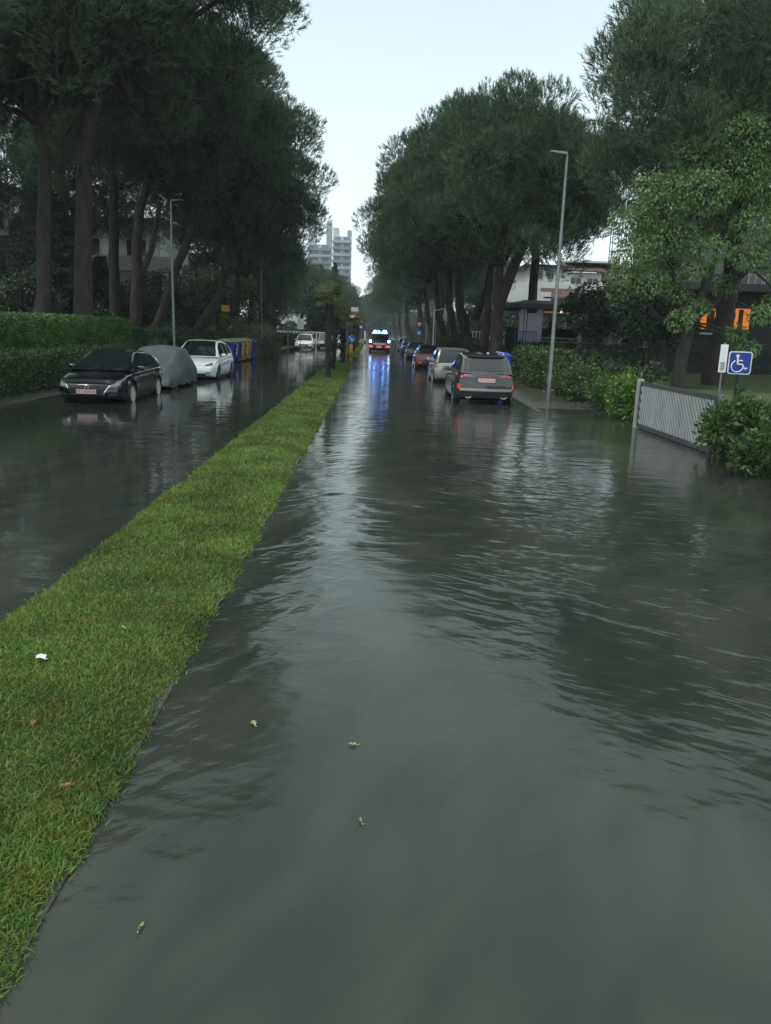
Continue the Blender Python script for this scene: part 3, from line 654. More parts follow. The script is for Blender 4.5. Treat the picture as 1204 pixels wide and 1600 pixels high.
# fan palms on the median
def palm(base, H, label, seed, r=0.17, Rc=1.15, lean=0.0):
    g = np.random.default_rng(seed); t = empty('fan_palm', base, 0, label, 'palm')
    mb = MB(); n = 14; pts = [(lean*(i/(n-1))**1.3, 0, -0.15+(H+0.15)*i/(n-1)) for i in range(n)]
    mb.tube(pts, [r*(0.85+0.22*math.sin(i*2.4))*(1.15 if i > 8 else 1) for i in range(n)], 10)
    for i in range(90):   # old leaf bases
        h = g.uniform(0.3, 1)*H; a = g.uniform(0, 6.283); x = lean*(h/H)**1.3
        mb.tube([(x+r*0.8*math.cos(a), r*0.8*math.sin(a), h), (x+r*1.5*math.cos(a), r*1.5*math.sin(a), h+0.12)], [0.03, 0.008], 4)
    mb.build('trunk', 'palm_trunk', t, smooth=50)
    V = []; Fc = []; top = np.array([lean, 0, H])
    for i in range(24):
        a = g.uniform(0, 6.283); el = g.uniform(-0.45, 1.25); d = np.array([math.cos(a)*math.cos(el), math.sin(a)*math.cos(el), math.sin(el)])
        pl = Rc*g.uniform(0.35, 0.6); c = top+d*pl; s = unit(np.cross(d, [0, 0, 1.0])); nrm = np.cross(s, d)
        k = len(V); V += [top-s*0.012, top+s*0.012, c+s*0.012, c-s*0.012]; Fc += [(k, k+1, k+2), (k, k+2, k+3)]
        for j in range(13):
            th = (j/12-0.5)*math.radians(250); e = d*math.cos(th)+s*math.sin(th); L = Rc*0.52*(0.75+0.25*math.cos(th))*g.uniform(0.9, 1.1)
            w = unit(np.cross(e, nrm))*0.028; mdl = c+e*L*0.6; tip = c+e*L+np.array([0, 0, -0.18*L-0.05*max(0, -el)])
            k = len(V); V += [c, mdl+w, tip, mdl-w]; Fc += [(k, k+1, k+2), (k, k+2, k+3)]
    link('crown', np_mesh('crown', np.array(V), np.array(Fc)), 'palm_leaf', t)
palm((-1.84, 34.8, 0.05), 3.35, 'nearest fan palm on the median with full feathery crown', 51, 0.165, 0.95)
palm((-1.98, 42.6, 0.05), 3.0, 'second fan palm, slightly leaning, half behind the nearest palm', 52, 0.14, 0.88, 0.12)
palm((-1.83, 51.6, 0.05), 2.4, 'thick fan palm at the tip of the nearer grass strip', 53, 0.19, 1.15)
for i, (Y, H) in enumerate(((70.5, 2.9), (78, 3.0), (86, 3.0), (95, 3.1), (106, 3.0))):
    palm((-1.85+0.1*(i % 2), Y, 0.05), H, 'dark fan palm on the farther median strip behind the yield sign' if i else 'fan palm standing just behind the blue arrow sign', 54+i, 0.18, 1.2)
    if i: COL.objects['fan_palm.%03d' % (i+3)]['group'] = 'palms on the farther median strip'

# ------------------------------------------------------------------ hedges and shrubs
def hedge(x0, x1, y0, y1, z0, z1, m, label, seed, dens=420, ln=0.09, wd=0.06, rough=0.07, rounding=0.0, cat='hedge'):
    g = np.random.default_rng(seed); t = empty('hedge', ((x0+x1)/2, (y0+y1)/2, z0), 0, label, cat)
    hx, hy, h = (x1-x0)/2, (y1-y0)/2, z1-z0
    faces = [('top', 4*hx*hy), ('xa', 2*hy*h), ('xb', 2*hy*h), ('ya', 2*hx*h), ('yb', 2*hx*h)]
    PP = []; NN = []
    for f, A in faces:
        k = int(A*dens); a, b = g.uniform(-1, 1, k), g.uniform(0, 1, k)
        if f == 'top': P = np.stack([a*hx, (b*2-1)*hy, np.full(k, h)], 1); n = (0, 0, 1)
        elif f[0] == 'x': sgn = 1 if f == 'xb' else -1; P = np.stack([np.full(k, sgn*hx), a*hy, b*h], 1); n = (sgn, 0, 0)
        else: sgn = 1 if f == 'yb' else -1; P = np.stack([a*hx, np.full(k, sgn*hy), b*h], 1); n = (0, sgn, 0)
        PP.append(P); NN.append(np.tile(np.array(n, float), (k, 1)))
    P = np.concatenate(PP); n = np.concatenate(NN)
    if rounding:
        q = np.maximum(np.abs(P[:, :1]/hx), 0); P[:, 2] -= rounding*h*(q[:, 0]**4)*(P[:, 2]/h); e = np.abs(P[:, 1]/hy)**4; P[:, 2] -= rounding*h*e*(P[:, 2]/h)
    w = P+np.array([(x0+x1)/2, (y0+y1)/2, 0])
    wav = np.sin(w[:, 1]*1.3+w[:, 2]*2)*0.6+np.sin(w[:, 1]*3.7+w[:, 0]*2.2)*0.5+np.sin(w[:, 2]*5+w[:, 1]*0.7)*0.4
    P = P+n*(wav*rough*0.7+g.normal(size=len(P))*rough*0.6)[:, None]
    D = n*0.5+g.normal(size=(len(P), 3))*0.7+np.array([0, 0, 0.25])
    V, Fc = leaves(P, D, ln, wd, g); ins = rough+0.05
    link('foliage', np_mesh('foliage', V, Fc), m, t)
    k = 1-rounding*0.9
    core = MB(); xs = (hx-ins)
    core.add([(sx*xs*(1 if z == 0 else (0.8 if rounding else 1)), sy*(hy-ins)*(1 if z == 0 else (0.9 if rounding else 1)), z*(h-ins)*(1 if not rounding else 0.86)) for z in (0, 1) for sx, sy in ((-1, -1), (1, -1), (1, 1), (-1, 1))],
             [(0, 3, 2, 1), (4, 5, 6, 7), (0, 1, 5, 4), (1, 2, 6, 5), (2, 3, 7, 6), (3, 0, 4, 7)])
    core.build('twig_mass', m, t)
    return t
hedge(-12.6, -11.0, 13, 37.5, 0.05, 2.22, 'hedge_leaf', 'tall clipped green hedge behind the black car', 61, 520, 0.085, 0.05, 0.045)
hedge(-11.0, -9.95, 12, 36.0, 0.03, 1.16, 'low_hedge_leaf', 'low dark hedge at the foot of the tall clipped hedge', 62, 520, 0.08, 0.045, 0.05)
hedge(-12.2, -10.4, 39.5, 48.5, 0.05, 1.75, 'low_hedge_leaf', 'dark trimmed hedge behind the white crossover', 63, 300, 0.11, 0.07)
hedge(-11.8, -9.9, 49, 58, 0.05, 1.6, 'low_hedge_leaf', 'dark trimmed hedge behind the row of dumpsters', 64, 260, 0.12, 0.08)
hedge(-10.9, -8.9, 60.5, 66.2, 0.0, 2.05, 'pale_bush_leaf', 'pale rounded bush right behind the dumpsters', 65, 240, 0.14, 0.08, 0.1, 0.45, 'bush')
hedge(-10.9, -8.6, 67.5, 77, 0.0, 2.2, 'pale_bush_leaf', 'pale rounded bush by the second lamp post near the white car ahead', 66, 220, 0.15, 0.09, 0.1, 0.35, 'bush')
hedge(8.3, 30, 47, 48.6, 0.35, 1.55, 'dark_leaf', 'long dark hedge at the back of the lawn hiding parked cars', 67, 150, 0.14, 0.09, 0.12)

def shrub(base, rx, ry, H, m, label, seed, n=24, dens=500, ln=0.13, wd=0.055, group=None, name='shrub', cat='bush'):
    g = np.random.default_rng(seed); t = empty(name, base, 0, label, cat, group)
    PP = []; DD = []; mb = MB()
    for i in range(n):
        a = g.uniform(0, 6.283); k = math.sqrt(g.uniform(0, 1))*0.85; z = H*g.uniform(0.15, 0.86)*(1-0.35*k*k)
        c = np.array([rx*k*math.cos(a), ry*k*math.sin(a), z]); r = g.uniform(0.2, 0.34)*min(1.3, (rx+ry+H)/3)
        kk = int(dens*r*r*4); u = unit(g.normal(size=(kk, 3))+np.array([0, 0, 0.3]))
        P = c+u*(r*g.uniform(0.3, 1.0, kk)**0.5)[:, None]
        P[:, 2] = np.maximum(P[:, 2], 0.03)
        PP.append(P); DD.append(u+0.5*g.normal(size=(kk, 3))+np.array([0, 0, 0.25]))
        mb.tube([(c[0]*0.3, c[1]*0.3, -0.1), tuple(c*np.array([0.7, 0.7, 0.5])), tuple(c)], [0.02, 0.015, 0.006], 4)
        if g.uniform() < 0.9:   # shoots standing out of the outline
            q = c+np.array([g.normal()*0.16, g.normal()*0.16, r+g.uniform(0.0, 0.32)]); mb.tube([tuple(c), tuple(q)], [0.006, 0.003], 4)
            s = g.uniform(0.4, 1, 16)[:, None]; PP.append(c*(1-s)+q*s); DD.append(g.normal(size=(16, 3))+np.array([0, 0, 0.6]))
    V, Fc = leaves(np.concatenate(PP), np.concatenate(DD), ln, wd, g)
    link('foliage', np_mesh('foliage', V, Fc), m, t)
    mb.build('stem', 'tree_bark', t)
    return t
shrub((7.05, 13.8, 0), 1.35, 1.5, 1.25, 'laurel_leaf', 'near glossy-leaved bush half covering the gate under the wheelchair sign', 71, 46, 520)
shrub((7.35, 11.0, 0), 1.35, 1.6, 1.35, 'dark_leaf', 'darkest near bush at the frame edge, leaning over the water', 72, 50, 520)
shrub((8.6, 12.6, 0.1), 1.0, 1.4, 1.5, 'laurel_leaf', 'tall shoot-topped bush behind the near bushes at the frame edge', 73, 34, 480)
shrub((7.3, 21.9, 0), 0.80, 0.85, 1.3, 'bright_leaf', 'bright yellow-green bush left of the gate post', 74, 34, 560)
shrub((7.5, 24.6, 0.02), 0.85, 1.1, 0.9, 'laurel_leaf', 'low bush between the bright green bush and the lamp post', 75, 28, 460)
shrub((7.4, 27.4, 0.02), 0.95, 1.3, 1.05, 'laurel_leaf', 'glossy bush behind the foot of the lamp post', 76, 30, 460)
shrub((7.5, 30.2, 0.02), 0.95, 1.4, 1.15, 'laurel_leaf', 'bush left of the lamp post beside the grey SUV', 77, 30, 440)
shrub((8.9, 27.5, 0.25), 1.1, 1.9, 1.1, 'dark_leaf', 'dark bush behind the lamp post bushes', 78, 34, 440)
hedge(6.75, 8.1, 32.6, 38.5, 0.02, 1.5, 'laurel_leaf', 'square-topped green hedge next to the blue bin', 79, 360, 0.12, 0.07, 0.1)
shrub((6.4, 44, 0.03), 1.0, 1.6, 1.75, 'dark_leaf', 'dark roadside bush below the thick forked pine', 80, 34, 380, 0.15, 0.07)
shrub((6.3, 49.5, 0.03), 1.1, 2.0, 1.7, 'dark_leaf', 'dark roadside bush above the roof of the silver car', 81, 34, 340, 0.16, 0.08)
shrub((6.0, 58, 0.03), 1.2, 2.4, 1.9, 'far_foliage', 'greyish bush above the dark red car', 82, 34, 300, 0.18, 0.09)
shrub((6.6, 66, 0.03), 1.2, 2.4, 2.1, 'far_foliage', 'greyish bush behind the thin pale post by the parasols', 83, 34, 280, 0.2, 0.1)
shrub((9.2, 36, 0.3), 1.0, 1.6, 1.3, 'dark_leaf', 'dark bush between the square hedge and the kiosk', 84, 28, 360)
b = at(75, 500, 22); 
# yucca with sword leaves
yb = at(232, 530, 36.6); yt = empty('yucca', (-9.75, 37.2, 0.03), 0, 'spiky yucca at the end of the tall hedge', 'plant')
g = np.random.default_rng(91); n = 70; a = g.uniform(0, 6.283, n); el = g.uniform(0.2, 1.45, n)
D = np.stack([np.cos(a)*np.cos(el), np.sin(a)*np.cos(el), np.sin(el)], 1)
V, Fc = leaves(np.zeros((n, 3))+np.array([0, 0, 0.55]), D, 1.0, 0.09, g); link('foliage', np_mesh('foliage', V, Fc), 'pale_bush_leaf', yt)
MB().tube([(0, 0, -0.1), (0, 0, 0.6)], [0.1, 0.08], 8).build('stem', 'tree_bark', yt)
b = at(340, 478, 60)
t = empty('feather_palm', (b.x, 60, 0.1), 0, 'small feathery palm next to the yellow sign', 'palm')
MB().tube([(0, 0, -0.1), (0, 0, 2.7)], [0.14, 0.11], 8).build('trunk', 'palm_trunk', t)
V = []; Fc = []
for i in range(22):
    a = g.uniform(0, 6.283); el = g.uniform(-0.1, 1.1)
    for s in np.linspace(0.15, 1, 16):
        p = np.array([math.cos(a)*1.5*s, math.sin(a)*1.5*s, 2.7+0.9*s*math.sin(el)-0.9*s*s])
        for sg in (-1, 1):
            e = np.array([-math.sin(a)*sg*0.3+math.cos(a)*0.15, math.cos(a)*sg*0.3+math.sin(a)*0.15, -0.1]); k = len(V)
            V += [p, p+e*0.5+np.array([0, 0, 0.03]), p+e, p+e*0.5-np.array([0, 0, 0.03])]; Fc.append((k, k+1, k+2, k+3))
link('crown', np_mesh('crown', np.array(V), np.array(Fc)), 'bright_leaf', t)
# ------------------------------------------------------------------ cars
def interp(pts, x): return float(np.interp(x, [p[0] for p in pts], [p[1] for p in pts]))
def sstep(a, b, x): t = min(1, max(0, (x-a)/(b-a))); return t*t*(3-2*t)
def wheel(parent, x, y, r, w, rim, spokes):
    sgn = 1 if x > 0 else -1; ri = r*0.70
    prof = [(ri, -w/2), (r*0.93, -w/2), (r, -w*0.36), (r, w*0.36), (r*0.93, w/2), (ri, w/2)]
    t = MB().lathe(prof, 'x', 28).build('wheel', 'tyre_rubber', parent, smooth=40); t.location = (x, y, r)
    k = MB(); o = sgn*w*0.5
    k.lathe([(ri, -o*0.9), (ri*1.01, o*0.95), (ri*0.93, o*1.02), (ri*0.90, o*0.55)], 'x', 28)
    for i in range(spokes):
        a = 2*math.pi*i/spokes; d = Vector((0, math.cos(a), math.sin(a))); p = Vector((0, -math.sin(a), math.cos(a)))*ri*0.085
        X = Vector((o*0.92, 0, 0)); X2 = Vector((o*0.70, 0, 0))
        a0, a1 = d*ri*0.12, d*ri*0.95
        k.add([X+a0-p, X+a0+p, X+a1+p*1.3, X+a1-p*1.3, X2+a0-p, X2+a0+p, X2+a1+p*1.3, X2+a1-p*1.3], [(0, 1, 2, 3), (0, 4, 5, 1), (1, 5, 6, 2), (2, 6, 7, 3), (3, 7, 4, 0)])
    k.lathe([(0.001, o*1.0), (ri*0.2, o*0.98), (ri*0.22, o*0.8)], 'x', 14)
    k.build('rim', rim, t, smooth=35)
    b = MB().lathe([(0.001, o*0.45), (ri*0.92, o*0.45)], 'x', 24).build('brake_disc', 'dark_alloy', t)
    return t
def car(name, label, cat, loc, rz, P, group=None):
    L, Wd, H = P['L'], P['W'], P['H']; r = P.get('r', 0.33); hl = L/2; paint = P['paint']
    yf, yr = hl-P.get('fo', 0.88), -hl+P.get('ro', 0.9); clr = P.get('clr', 0.19)
    root = empty(name, loc, rz, label, cat, group)
    topz = P['top']; roof = P['roof']
    af, ar = P.get('af', 0.15), P.get('ar', 0.08)
    def hw(y):
        k = 1.0
        if y > hl-0.95: k -= af*((y-(hl-0.95))/0.95)**2.4
        if y < -hl+0.8: k -= ar*((-hl+0.8-y)/0.8)**2.2
        return Wd/2*k
    def zb(y):
        e = max(0, (abs(y)-(hl-0.55))/0.55); return clr+0.10*e*e
    def lean(y, f):
        s = 1 if y > 0 else -1; e = max(0, (abs(y)-(hl-0.6))/0.6)
        if s > 0: d = 0.10*f**3+0.07*(1-f)**3
        else: d = P.get('rlean', 0.06)*f**2.5+0.06*(1-f)**3
        return y-s*d*e
    def half(y, zt_extra=0):
        w, z0, z1 = hw(y), zb(y), interp(topz, y); d = z1-z0; arch = -9
        for yw in (yf, yr):
            ra = r+0.06
            if abs(y-yw) < ra: arch = max(arch, r+math.sqrt(ra*ra-(y-yw)**2)*0.98)
        pts = [(0, 0), (0.55, 0), (0.86, 0.0), (0.955, 0.05), (0.975, 0.16), (0.99, 0.32), (1.0, 0.46), (1.0, 0.58), (0.992, 0.70), (0.972, 0.82), (0.945, 0.91), (0.90, 0.965), (0.80, 0.99), (0.5, 1.005), (0.0, 1.015)]
        res = []
        for i, (fx, fz) in enumerate(pts):
            z = z0+d*fz
            if fx > 0.6 and 2 <= i <= 10: z = max(z, min(arch, z1-0.05))
            flare = 0.012*sstep(r+0.20, r+0.07, abs(abs(y-(yf if y > 0 else yr)))) if 0.3 < fz < 0.75 else 0
            res.append((fx*w+flare, lean(y, fz), z))
        return res
    ys = np.concatenate([np.linspace(-hl, -hl+0.3, 7)[:-1], np.linspace(-hl+0.3, hl-0.3, 104), np.linspace(hl-0.3, hl, 7)[1:]])
    secs = [half(y) for y in ys]; m = len(secs[0]); V = []; Fc = []
    for s in secs: V += [(x, y, z) for x, y, z in s]+[(-x, y, z) for x, y, z in s[1:-1]]
    n = 2*m-2
    loop = list(range(m))+[m+(m-2)-1-i for i in range(m-2)]
    for j in range(len(secs)-1):
        for i in range(n):
            a, b = loop[i], loop[(i+1) % n]
            Fc.append((j*n+a, j*n+b, (j+1)*n+b, (j+1)*n+a))
    fr = (-1, -0.8, -0.55, -0.28, 0, 0.28, 0.55, 0.8, 1)
    for s, bul in ((secs[0], -P.get('rb', 0.05)), (secs[-1], P.get('fb', 0.10))):
        b0 = len(V)
        for (x, y, z) in s:
            for f in fr: V.append((x*f, y+bul*(1-f*f), z))
        q = len(fr)
        for i in range(m-1):
            for k in range(q-1): Fc.append((b0+i*q+k, b0+i*q+k+1, b0+(i+1)*q+k+1, b0+(i+1)*q+k))
    bm = bmesh.new(); vs = [bm.verts.new(v) for v in V]
    for f in Fc:
        try: bm.faces.new([vs[i] for i in f])
        except ValueError: pass
    bmesh.ops.remove_doubles(bm, verts=bm.verts, dist=0.0006); bmesh.ops.recalc_face_normals(bm, faces=bm.faces)
    bvhs = [BVHTree.FromBMesh(bm)]
    def from_bm(bm, nm, mt, par=root, ang=38):
        me = bpy.data.meshes.new(nm); bm.to_mesh(me); me.polygons.foreach_set('use_smooth', [True]*len(me.polygons)); me.set_sharp_from_angle(angle=R(ang))
        return link(nm, me, mt, par)
    from_bm(bm, 'body', paint); bm.free()
    # cabin
    yt, yc = roof[0][0], roof[-1][0]; hm = max(interp(roof, y)-interp(topz, y) for y in np.linspace(yt, yc, 40)); Wr = P.get('wr', 0.70)*Wd/2
    cy = np.linspace(yt, yc, 84); V = []; fx = [0, .14, .3, .5, .68, .82, .92, 1.0]; side = len(fx)
    S = []
    for y in cy:
        wb = min(hw(y)*0.93, Wd/2*0.93); zt = interp(topz, y)-0.03; zr = max(interp(roof, y), zt+0.012); k = min(1, (zr-zt)/hm)
        wr = wb+(Wr-wb)*k; s = []
        for f in fx: s.append((wb+(wr-wb)*f**1.25, y, zt+(zr-0.035*k-zt)*f))
        for (a, dz) in ((0.965, 0.55), (0.90, 0.86), (0.80, 1.0), (0.5, 1.35), (0.0, 1.5)): s.append((wr*a, y, zr-0.035*k+0.035*k*dz))
        S.append(s)
    parts = {}
    def put(nm, q): parts.setdefault(nm, []).append(q)
    ms = len(S[0]); yws, ywt = P['ws']; yrs, yrt = P['rw']; pil = P['pillars']
    for j in range(len(S)-1):
        ym = (cy[j]+cy[j+1])/2
        for i in range(ms-1):
            for sg in (1, -1):
                q = [(sg*S[j][i][0], S[j][i][1], S[j][i][2]), (sg*S[j][i+1][0],)+S[j][i+1][1:], (sg*S[j+1][i+1][0],)+S[j+1][i+1][1:], (sg*S[j+1][i][0],)+S[j+1][i][1:]]
                nm = 'roof'
                if i >= side+1:
                    if ywt < ym < yws: nm = 'windscreen'
                    elif yrs < ym < yrt: nm = 'rear_window'
                elif 0 <= i <= side-2 and P['sw'][0] < ym < P['sw'][1]:
                    zl = interp(topz, ym)+0.01; zh = interp(roof, ym)-0.075
                    zc = sum(v[2] for v in q)/4
                    if zl < zc < zh and zh-zl > 0.07:
                        seg = sum(1 for p in pil if ym > p); near = any(abs(ym-p) < 0.045 for p in pil)
                        nm = 'roof' if near else ('side_window', sg, seg)
                put(nm, q)
    allq = []
    for nm, qs in parts.items():
        bm = bmesh.new()
        for q in qs:
            v = [bm.verts.new(p) for p in q]
            try: bm.faces.new(v)
            except ValueError: pass
        bmesh.ops.remove_doubles(bm, verts=bm.verts, dist=0.0006); bmesh.ops.recalc_face_normals(bm, faces=bm.faces)
        bvhs.append(BVHTree.FromBMesh(bm))
        if isinstance(nm, tuple): from_bm(bm, 'side_window', 'car_glass')
        elif nm == 'roof': from_bm(bm, 'roof', P.get('roofpaint', paint))
        else: from_bm(bm, nm, 'car_glass')
        bm.free()
    def cast(axis, a, z):
        best = None
        for bv in bvhs:
            if axis == 'front': o, d = Vector((a, hl+2, z)), Vector((0, -1, 0))
            elif axis == 'rear': o, d = Vector((a, -hl-2, z)), Vector((0, 1, 0))
            elif axis == 'top': o, d = Vector((a, z, H+2)), Vector((0, 0, -1))
            else: o, d = Vector((3 if axis == 'right' else -3, a, z)), Vector((-1 if axis == 'right' else 1, 0, 0))
            h = bv.ray_cast(o, d)
            if h[0] is not None and (best is None or h[3] < best[1]): best = (h[0], h[3], d)
        return best
    def patch(nm, mt, axis, c, off=0.008, par=root, nu=8, nv=4, curve=0.0):
        """four corners (lower-left, lower-right, upper-right, upper-left) laid on the body skin"""
        G = []
        for j in range(nv+1):
            row = []
            for i in range(nu+1):
                u, v = i/nu, j/nv
                a = (c[0][0]*(1-u)+c[1][0]*u)*(1-v)+(c[3][0]*(1-u)+c[2][0]*u)*v
                z = (c[0][1]*(1-u)+c[1][1]*u)*(1-v)+(c[3][1]*(1-u)+c[2][1]*u)*v+curve*(1-(2*u-1)**2)
                h = cast(axis, a, z)
                if h is None: row.append(None)
                else: row.append((h[0]-h[2]*off, h[0]+h[2]*0.02))
            G.append(row)
        bm = bmesh.new(); fv = {}; bv_ = {}
        for j in range(nv+1):
            for i in range(nu+1):
                if G[j][i]: fv[i, j] = bm.verts.new(G[j][i][0]); bv_[i, j] = bm.verts.new(G[j][i][1])
        for j in range(nv):
            for i in range(nu):
                k = [(i, j), (i+1, j), (i+1, j+1), (i, j+1)]
                if all(q in fv for q in k): bm.faces.new([fv[q] for q in k])
        edges = [e for e in bm.edges if len(e.link_faces) == 1]; inv = {v: q for q, v in fv.items()}
        for e in edges:
            a, b = inv[e.verts[0]], inv[e.verts[1]]; bm.faces.new([fv[a], fv[b], bv_[b], bv_[a]])
        loose = [v for v in bm.verts if not v.link_faces]; bmesh.ops.delete(bm, geom=loose, context='VERTS')
        if not bm.faces: bm.free(); return None
        bmesh.ops.recalc_face_normals(bm, faces=bm.faces)
        o = from_bm(bm, nm, mt, par, 30); bm.free(); return o
    def flat(nm, axis, cx, z, w, h, mt, off=0.02, par=root, tilt=0.0):
        hit = cast(axis, cx, z)
        s = -1 if axis == 'rear' else 1
        o = MB().box(-w/2, w/2, -0.008, 0.008, -h/2, h/2).build(nm, mt, par, bevel=0.003)
        o.location = (cx, (hit[0].y if hit else s*hl)+s*off, z); o.rotation_euler = (tilt, 0, 0); return o
    for x in (1, -1):
        for y in (yf, yr): wheel(root, x*(Wd/2-P.get('wi', 0.115)), y, r, 0.21, P.get('rim', 'alloy'), P.get('spokes', 10))
        if P.get('sill', True):
            patch('sill_trim', 'black_plastic', 'right' if x > 0 else 'left', [(yr+r+.08, clr+.02), (yf-r-.08, clr+.02), (yf-r-.08, clr+.10), (yr+r+.08, clr+.10)], 0.006, nu=12, nv=2)
        for yh in P.get('handles', (0.05, -0.95)):
            h = cast('right' if x > 0 else 'left', yh, interp(topz, yh)-0.12)
            if h: MB().box(-0.015, 0.015, -0.09, 0.09, -0.016, 0.016).build('door_handle', P.get('handle_m', paint), root, bevel=0.008).location = h[0]+Vector((x*0.014, 0, 0))
        ym = P['mirror'][0]; zm = P['mirror'][1]; xm = hw(ym)*0.93
        mb = MB().lathe([(0.001, -0.055), (0.05, -0.05), (0.085, -0.01), (0.085, 0.045), (0.001, 0.05)], 'y', 12)
        mo = mb.build('mirror', P.get('mirror_m', paint), root, smooth=50); mo.location = (x*(xm+0.10), ym, zm+0.05); mo.scale = (1.25, 1, 0.85); mo.rotation_euler = (0, 0, R(180))
        MB().tube([(x*(xm-0.03), ym, zm-0.03), (x*(xm+0.06), ym, zm+0.02)], 0.022, 6).build('mirror_arm', 'black_plastic', root)
    return root, dict(patch=patch, flat=flat, cast=cast, hl=hl, yf=yf, yr=yr, hw=hw)
def plate(T, axis, cx, z, txt, ink, off=0.02, w=0.52, tilt=0.0):
    p = T['flat']('number_plate', axis, cx, z, w, 0.115, 'plate_pink_glow', off, tilt=tilt)
    s = -1 if axis == 'rear' else 1
    text_mesh(txt, 0.105, 'plate_lettering', ink, p, (0, s*0.0095, 0), (R(90), 0, 0 if s < 0 else R(180)))
    return p
WZ = -0.11     # road below the water where the cars stand
SUV = dict(L=4.61, W=1.88, H=1.67, r=0.345, clr=0.22, paint='grey_paint', fo=0.92, ro=0.98, rlean=0.10, rb=0.10, ar=0.10,
    top=[(-2.31, 1.05), (-1.9, 1.08), (-0.6, 1.02), (0.85, 0.99), (1.5, 0.97), (2.05, 0.86), (2.31, 0.74)],
    roof=[(-2.24, 1.06), (-2.14, 1.22), (-1.86, 1.55), (-1.6, 1.62), (-0.7, 1.67), (0.0, 1.65), (0.35, 1.58), (0.75, 1.30), (1.12, 0.99)],
    ws=(1.06, 0.36), rw=(-2.20, -1.90), sw=(-1.75, 0.72), pillars=(-1.05, -0.15), mirror=(0.62, 1.03), handles=(0.0, -0.95), rim='dark_alloy', spokes=5, wr=0.70)
# 1  the grey SUV
c, T = car('parked_car', 'dark grey SUV seen from behind with glowing low red reflectors, nearest on the right kerb', 'car', (3.55, 27.3, WZ), 0, SUV, 'cars parked along the right kerb')
def both(T, nm, mt, axis, pts, off=0.008, **k):
    T['patch'](nm, mt, axis, pts, off, **k); T['patch'](nm, mt, axis, [(-x, z) for x, z in pts], off, **k)
p = T['patch']
both(T, 'tail_lamp', 'tail_red', 'rear', [(0.56, 0.955), (0.90, 0.93), (0.905, 1.05), (0.60, 1.04)], 0.012)
both(T, 'reversing_lamp', 'lamp_clear', 'rear', [(0.36, 0.955), (0.555, 0.955), (0.59, 1.035), (0.46, 1.01)], 0.012)
p('tailgate_trim', 'red_paint', 'rear', [(-0.34, 0.945), (0.34, 0.945), (0.44, 1.01), (-0.44, 1.01)], 0.010)
p('plate_recess', 'dark_paint', 'rear', [(-0.42, 0.79), (0.42, 0.79), (0.36, 0.94), (-0.36, 0.94)], 0.006)
p('bumper', 'black_plastic', 'rear', [(-0.88, 0.36), (0.88, 0.36), (0.90, 0.52), (-0.90, 0.52)], 0.016, nu=14)
p('silver_trim', 'silver_paint', 'rear', [(-0.80, 0.53), (0.80, 0.53), (0.84, 0.615), (-0.84, 0.615)], 0.022, nu=14)
p('underguard', 'dark_paint', 'rear', [(-0.70, 0.24), (0.70, 0.24), (0.74, 0.35), (-0.74, 0.35)], 0.012, nu=14)
both(T, 'reflector', 'reflector_glow', 'rear', [(0.79, 0.60), (0.88, 0.60), (0.885, 0.75), (0.80, 0.72)], 0.024, nu=4)
for x in (-0.55, 0.55):
    e = MB().lathe([(0.05, 0.1), (0.05, -0.05), (0.062, -0.055), (0.065, 0.1)], 'y', 16).build('exhaust', 'chrome', c, smooth=40); e.location = (x, -2.31, 0.36); e.scale = (1.5, 1, 0.8)
plate(T, 'rear', 0.0, 0.865, 'EP ZWL50', 'plate_ink_dark', 0.03)
p('handle_recess', 'black_plastic', 'rear', [(0.0, 0.69), (0.14, 0.69), (0.14, 0.715), (0.0, 0.715)], 0.006, nu=2, nv=1)
p('spoiler', 'grey_paint', 'rear', [(-0.58, 1.565), (0.58, 1.565), (0.56, 1.615), (-0.56, 1.615)], 0.09, nu=12)
MB().tube([(0.02, -2.31, 1.13), (0.25, -2.29, 1.135), (0.52, -2.265, 1.15)], [0.018, 0.012, 0.008], 6).build('wiper', 'black_plastic', c)
for x in (-0.60, 0.60): MB().tube([(x, -1.55, 1.63), (x, -1.45, 1.69), (x, -0.1, 1.70), (x, 0.0, 1.65)], 0.018, 6).build('roof_rail', 'alloy' if x > 0 else 'dark_metal', c)
for x in (-0.47, 0.47): p('window_pillar', 'black_paint', 'rear', [(x-0.18 if x < 0 else x+0.05, 1.12), (x-0.05 if x < 0 else x+0.18, 1.12), (x-0.05 if x < 0 else x+0.12, 1.52), (x-0.12 if x < 0 else x+0.05, 1.52)], 0.004)
# 2  silver MPV
MPV = dict(L=4.2, W=1.74, H=1.62, r=0.31, clr=0.19, paint='silver_paint', fo=0.8, ro=0.75, rlean=0.04, ar=0.05,
    top=[(-2.1, 0.98), (-0.6, 0.97), (0.9, 0.95), (1.5, 0.90), (1.9, 0.80), (2.1, 0.68)],
    roof=[(-2.09, 0.98), (-2.02, 1.25), (-1.86, 1.52), (-1.6, 1.59), (-0.5, 1.62), (0.1, 1.58), (0.5, 1.46), (0.95, 1.20), (1.4, 0.94)],
    ws=(1.34, 0.42), rw=(-2.08, -1.88), sw=(-1.75, 0.95), pillars=(-1.1, -0.15), mirror=(0.82, 1.0), rim='alloy', spokes=7, wr=0.72)
c, T = car('parked_car', 'silver people carrier seen from behind, second car along the right kerb', 'car', (3.55, 37.4, WZ), 0, MPV, 'cars parked along the right kerb'); p = T['patch']
both(T, 'tail_lamp', 'tail_red', 'rear', [(0.70, 0.78), (0.85, 0.76), (0.85, 1.02), (0.76, 1.05)], 0.012)
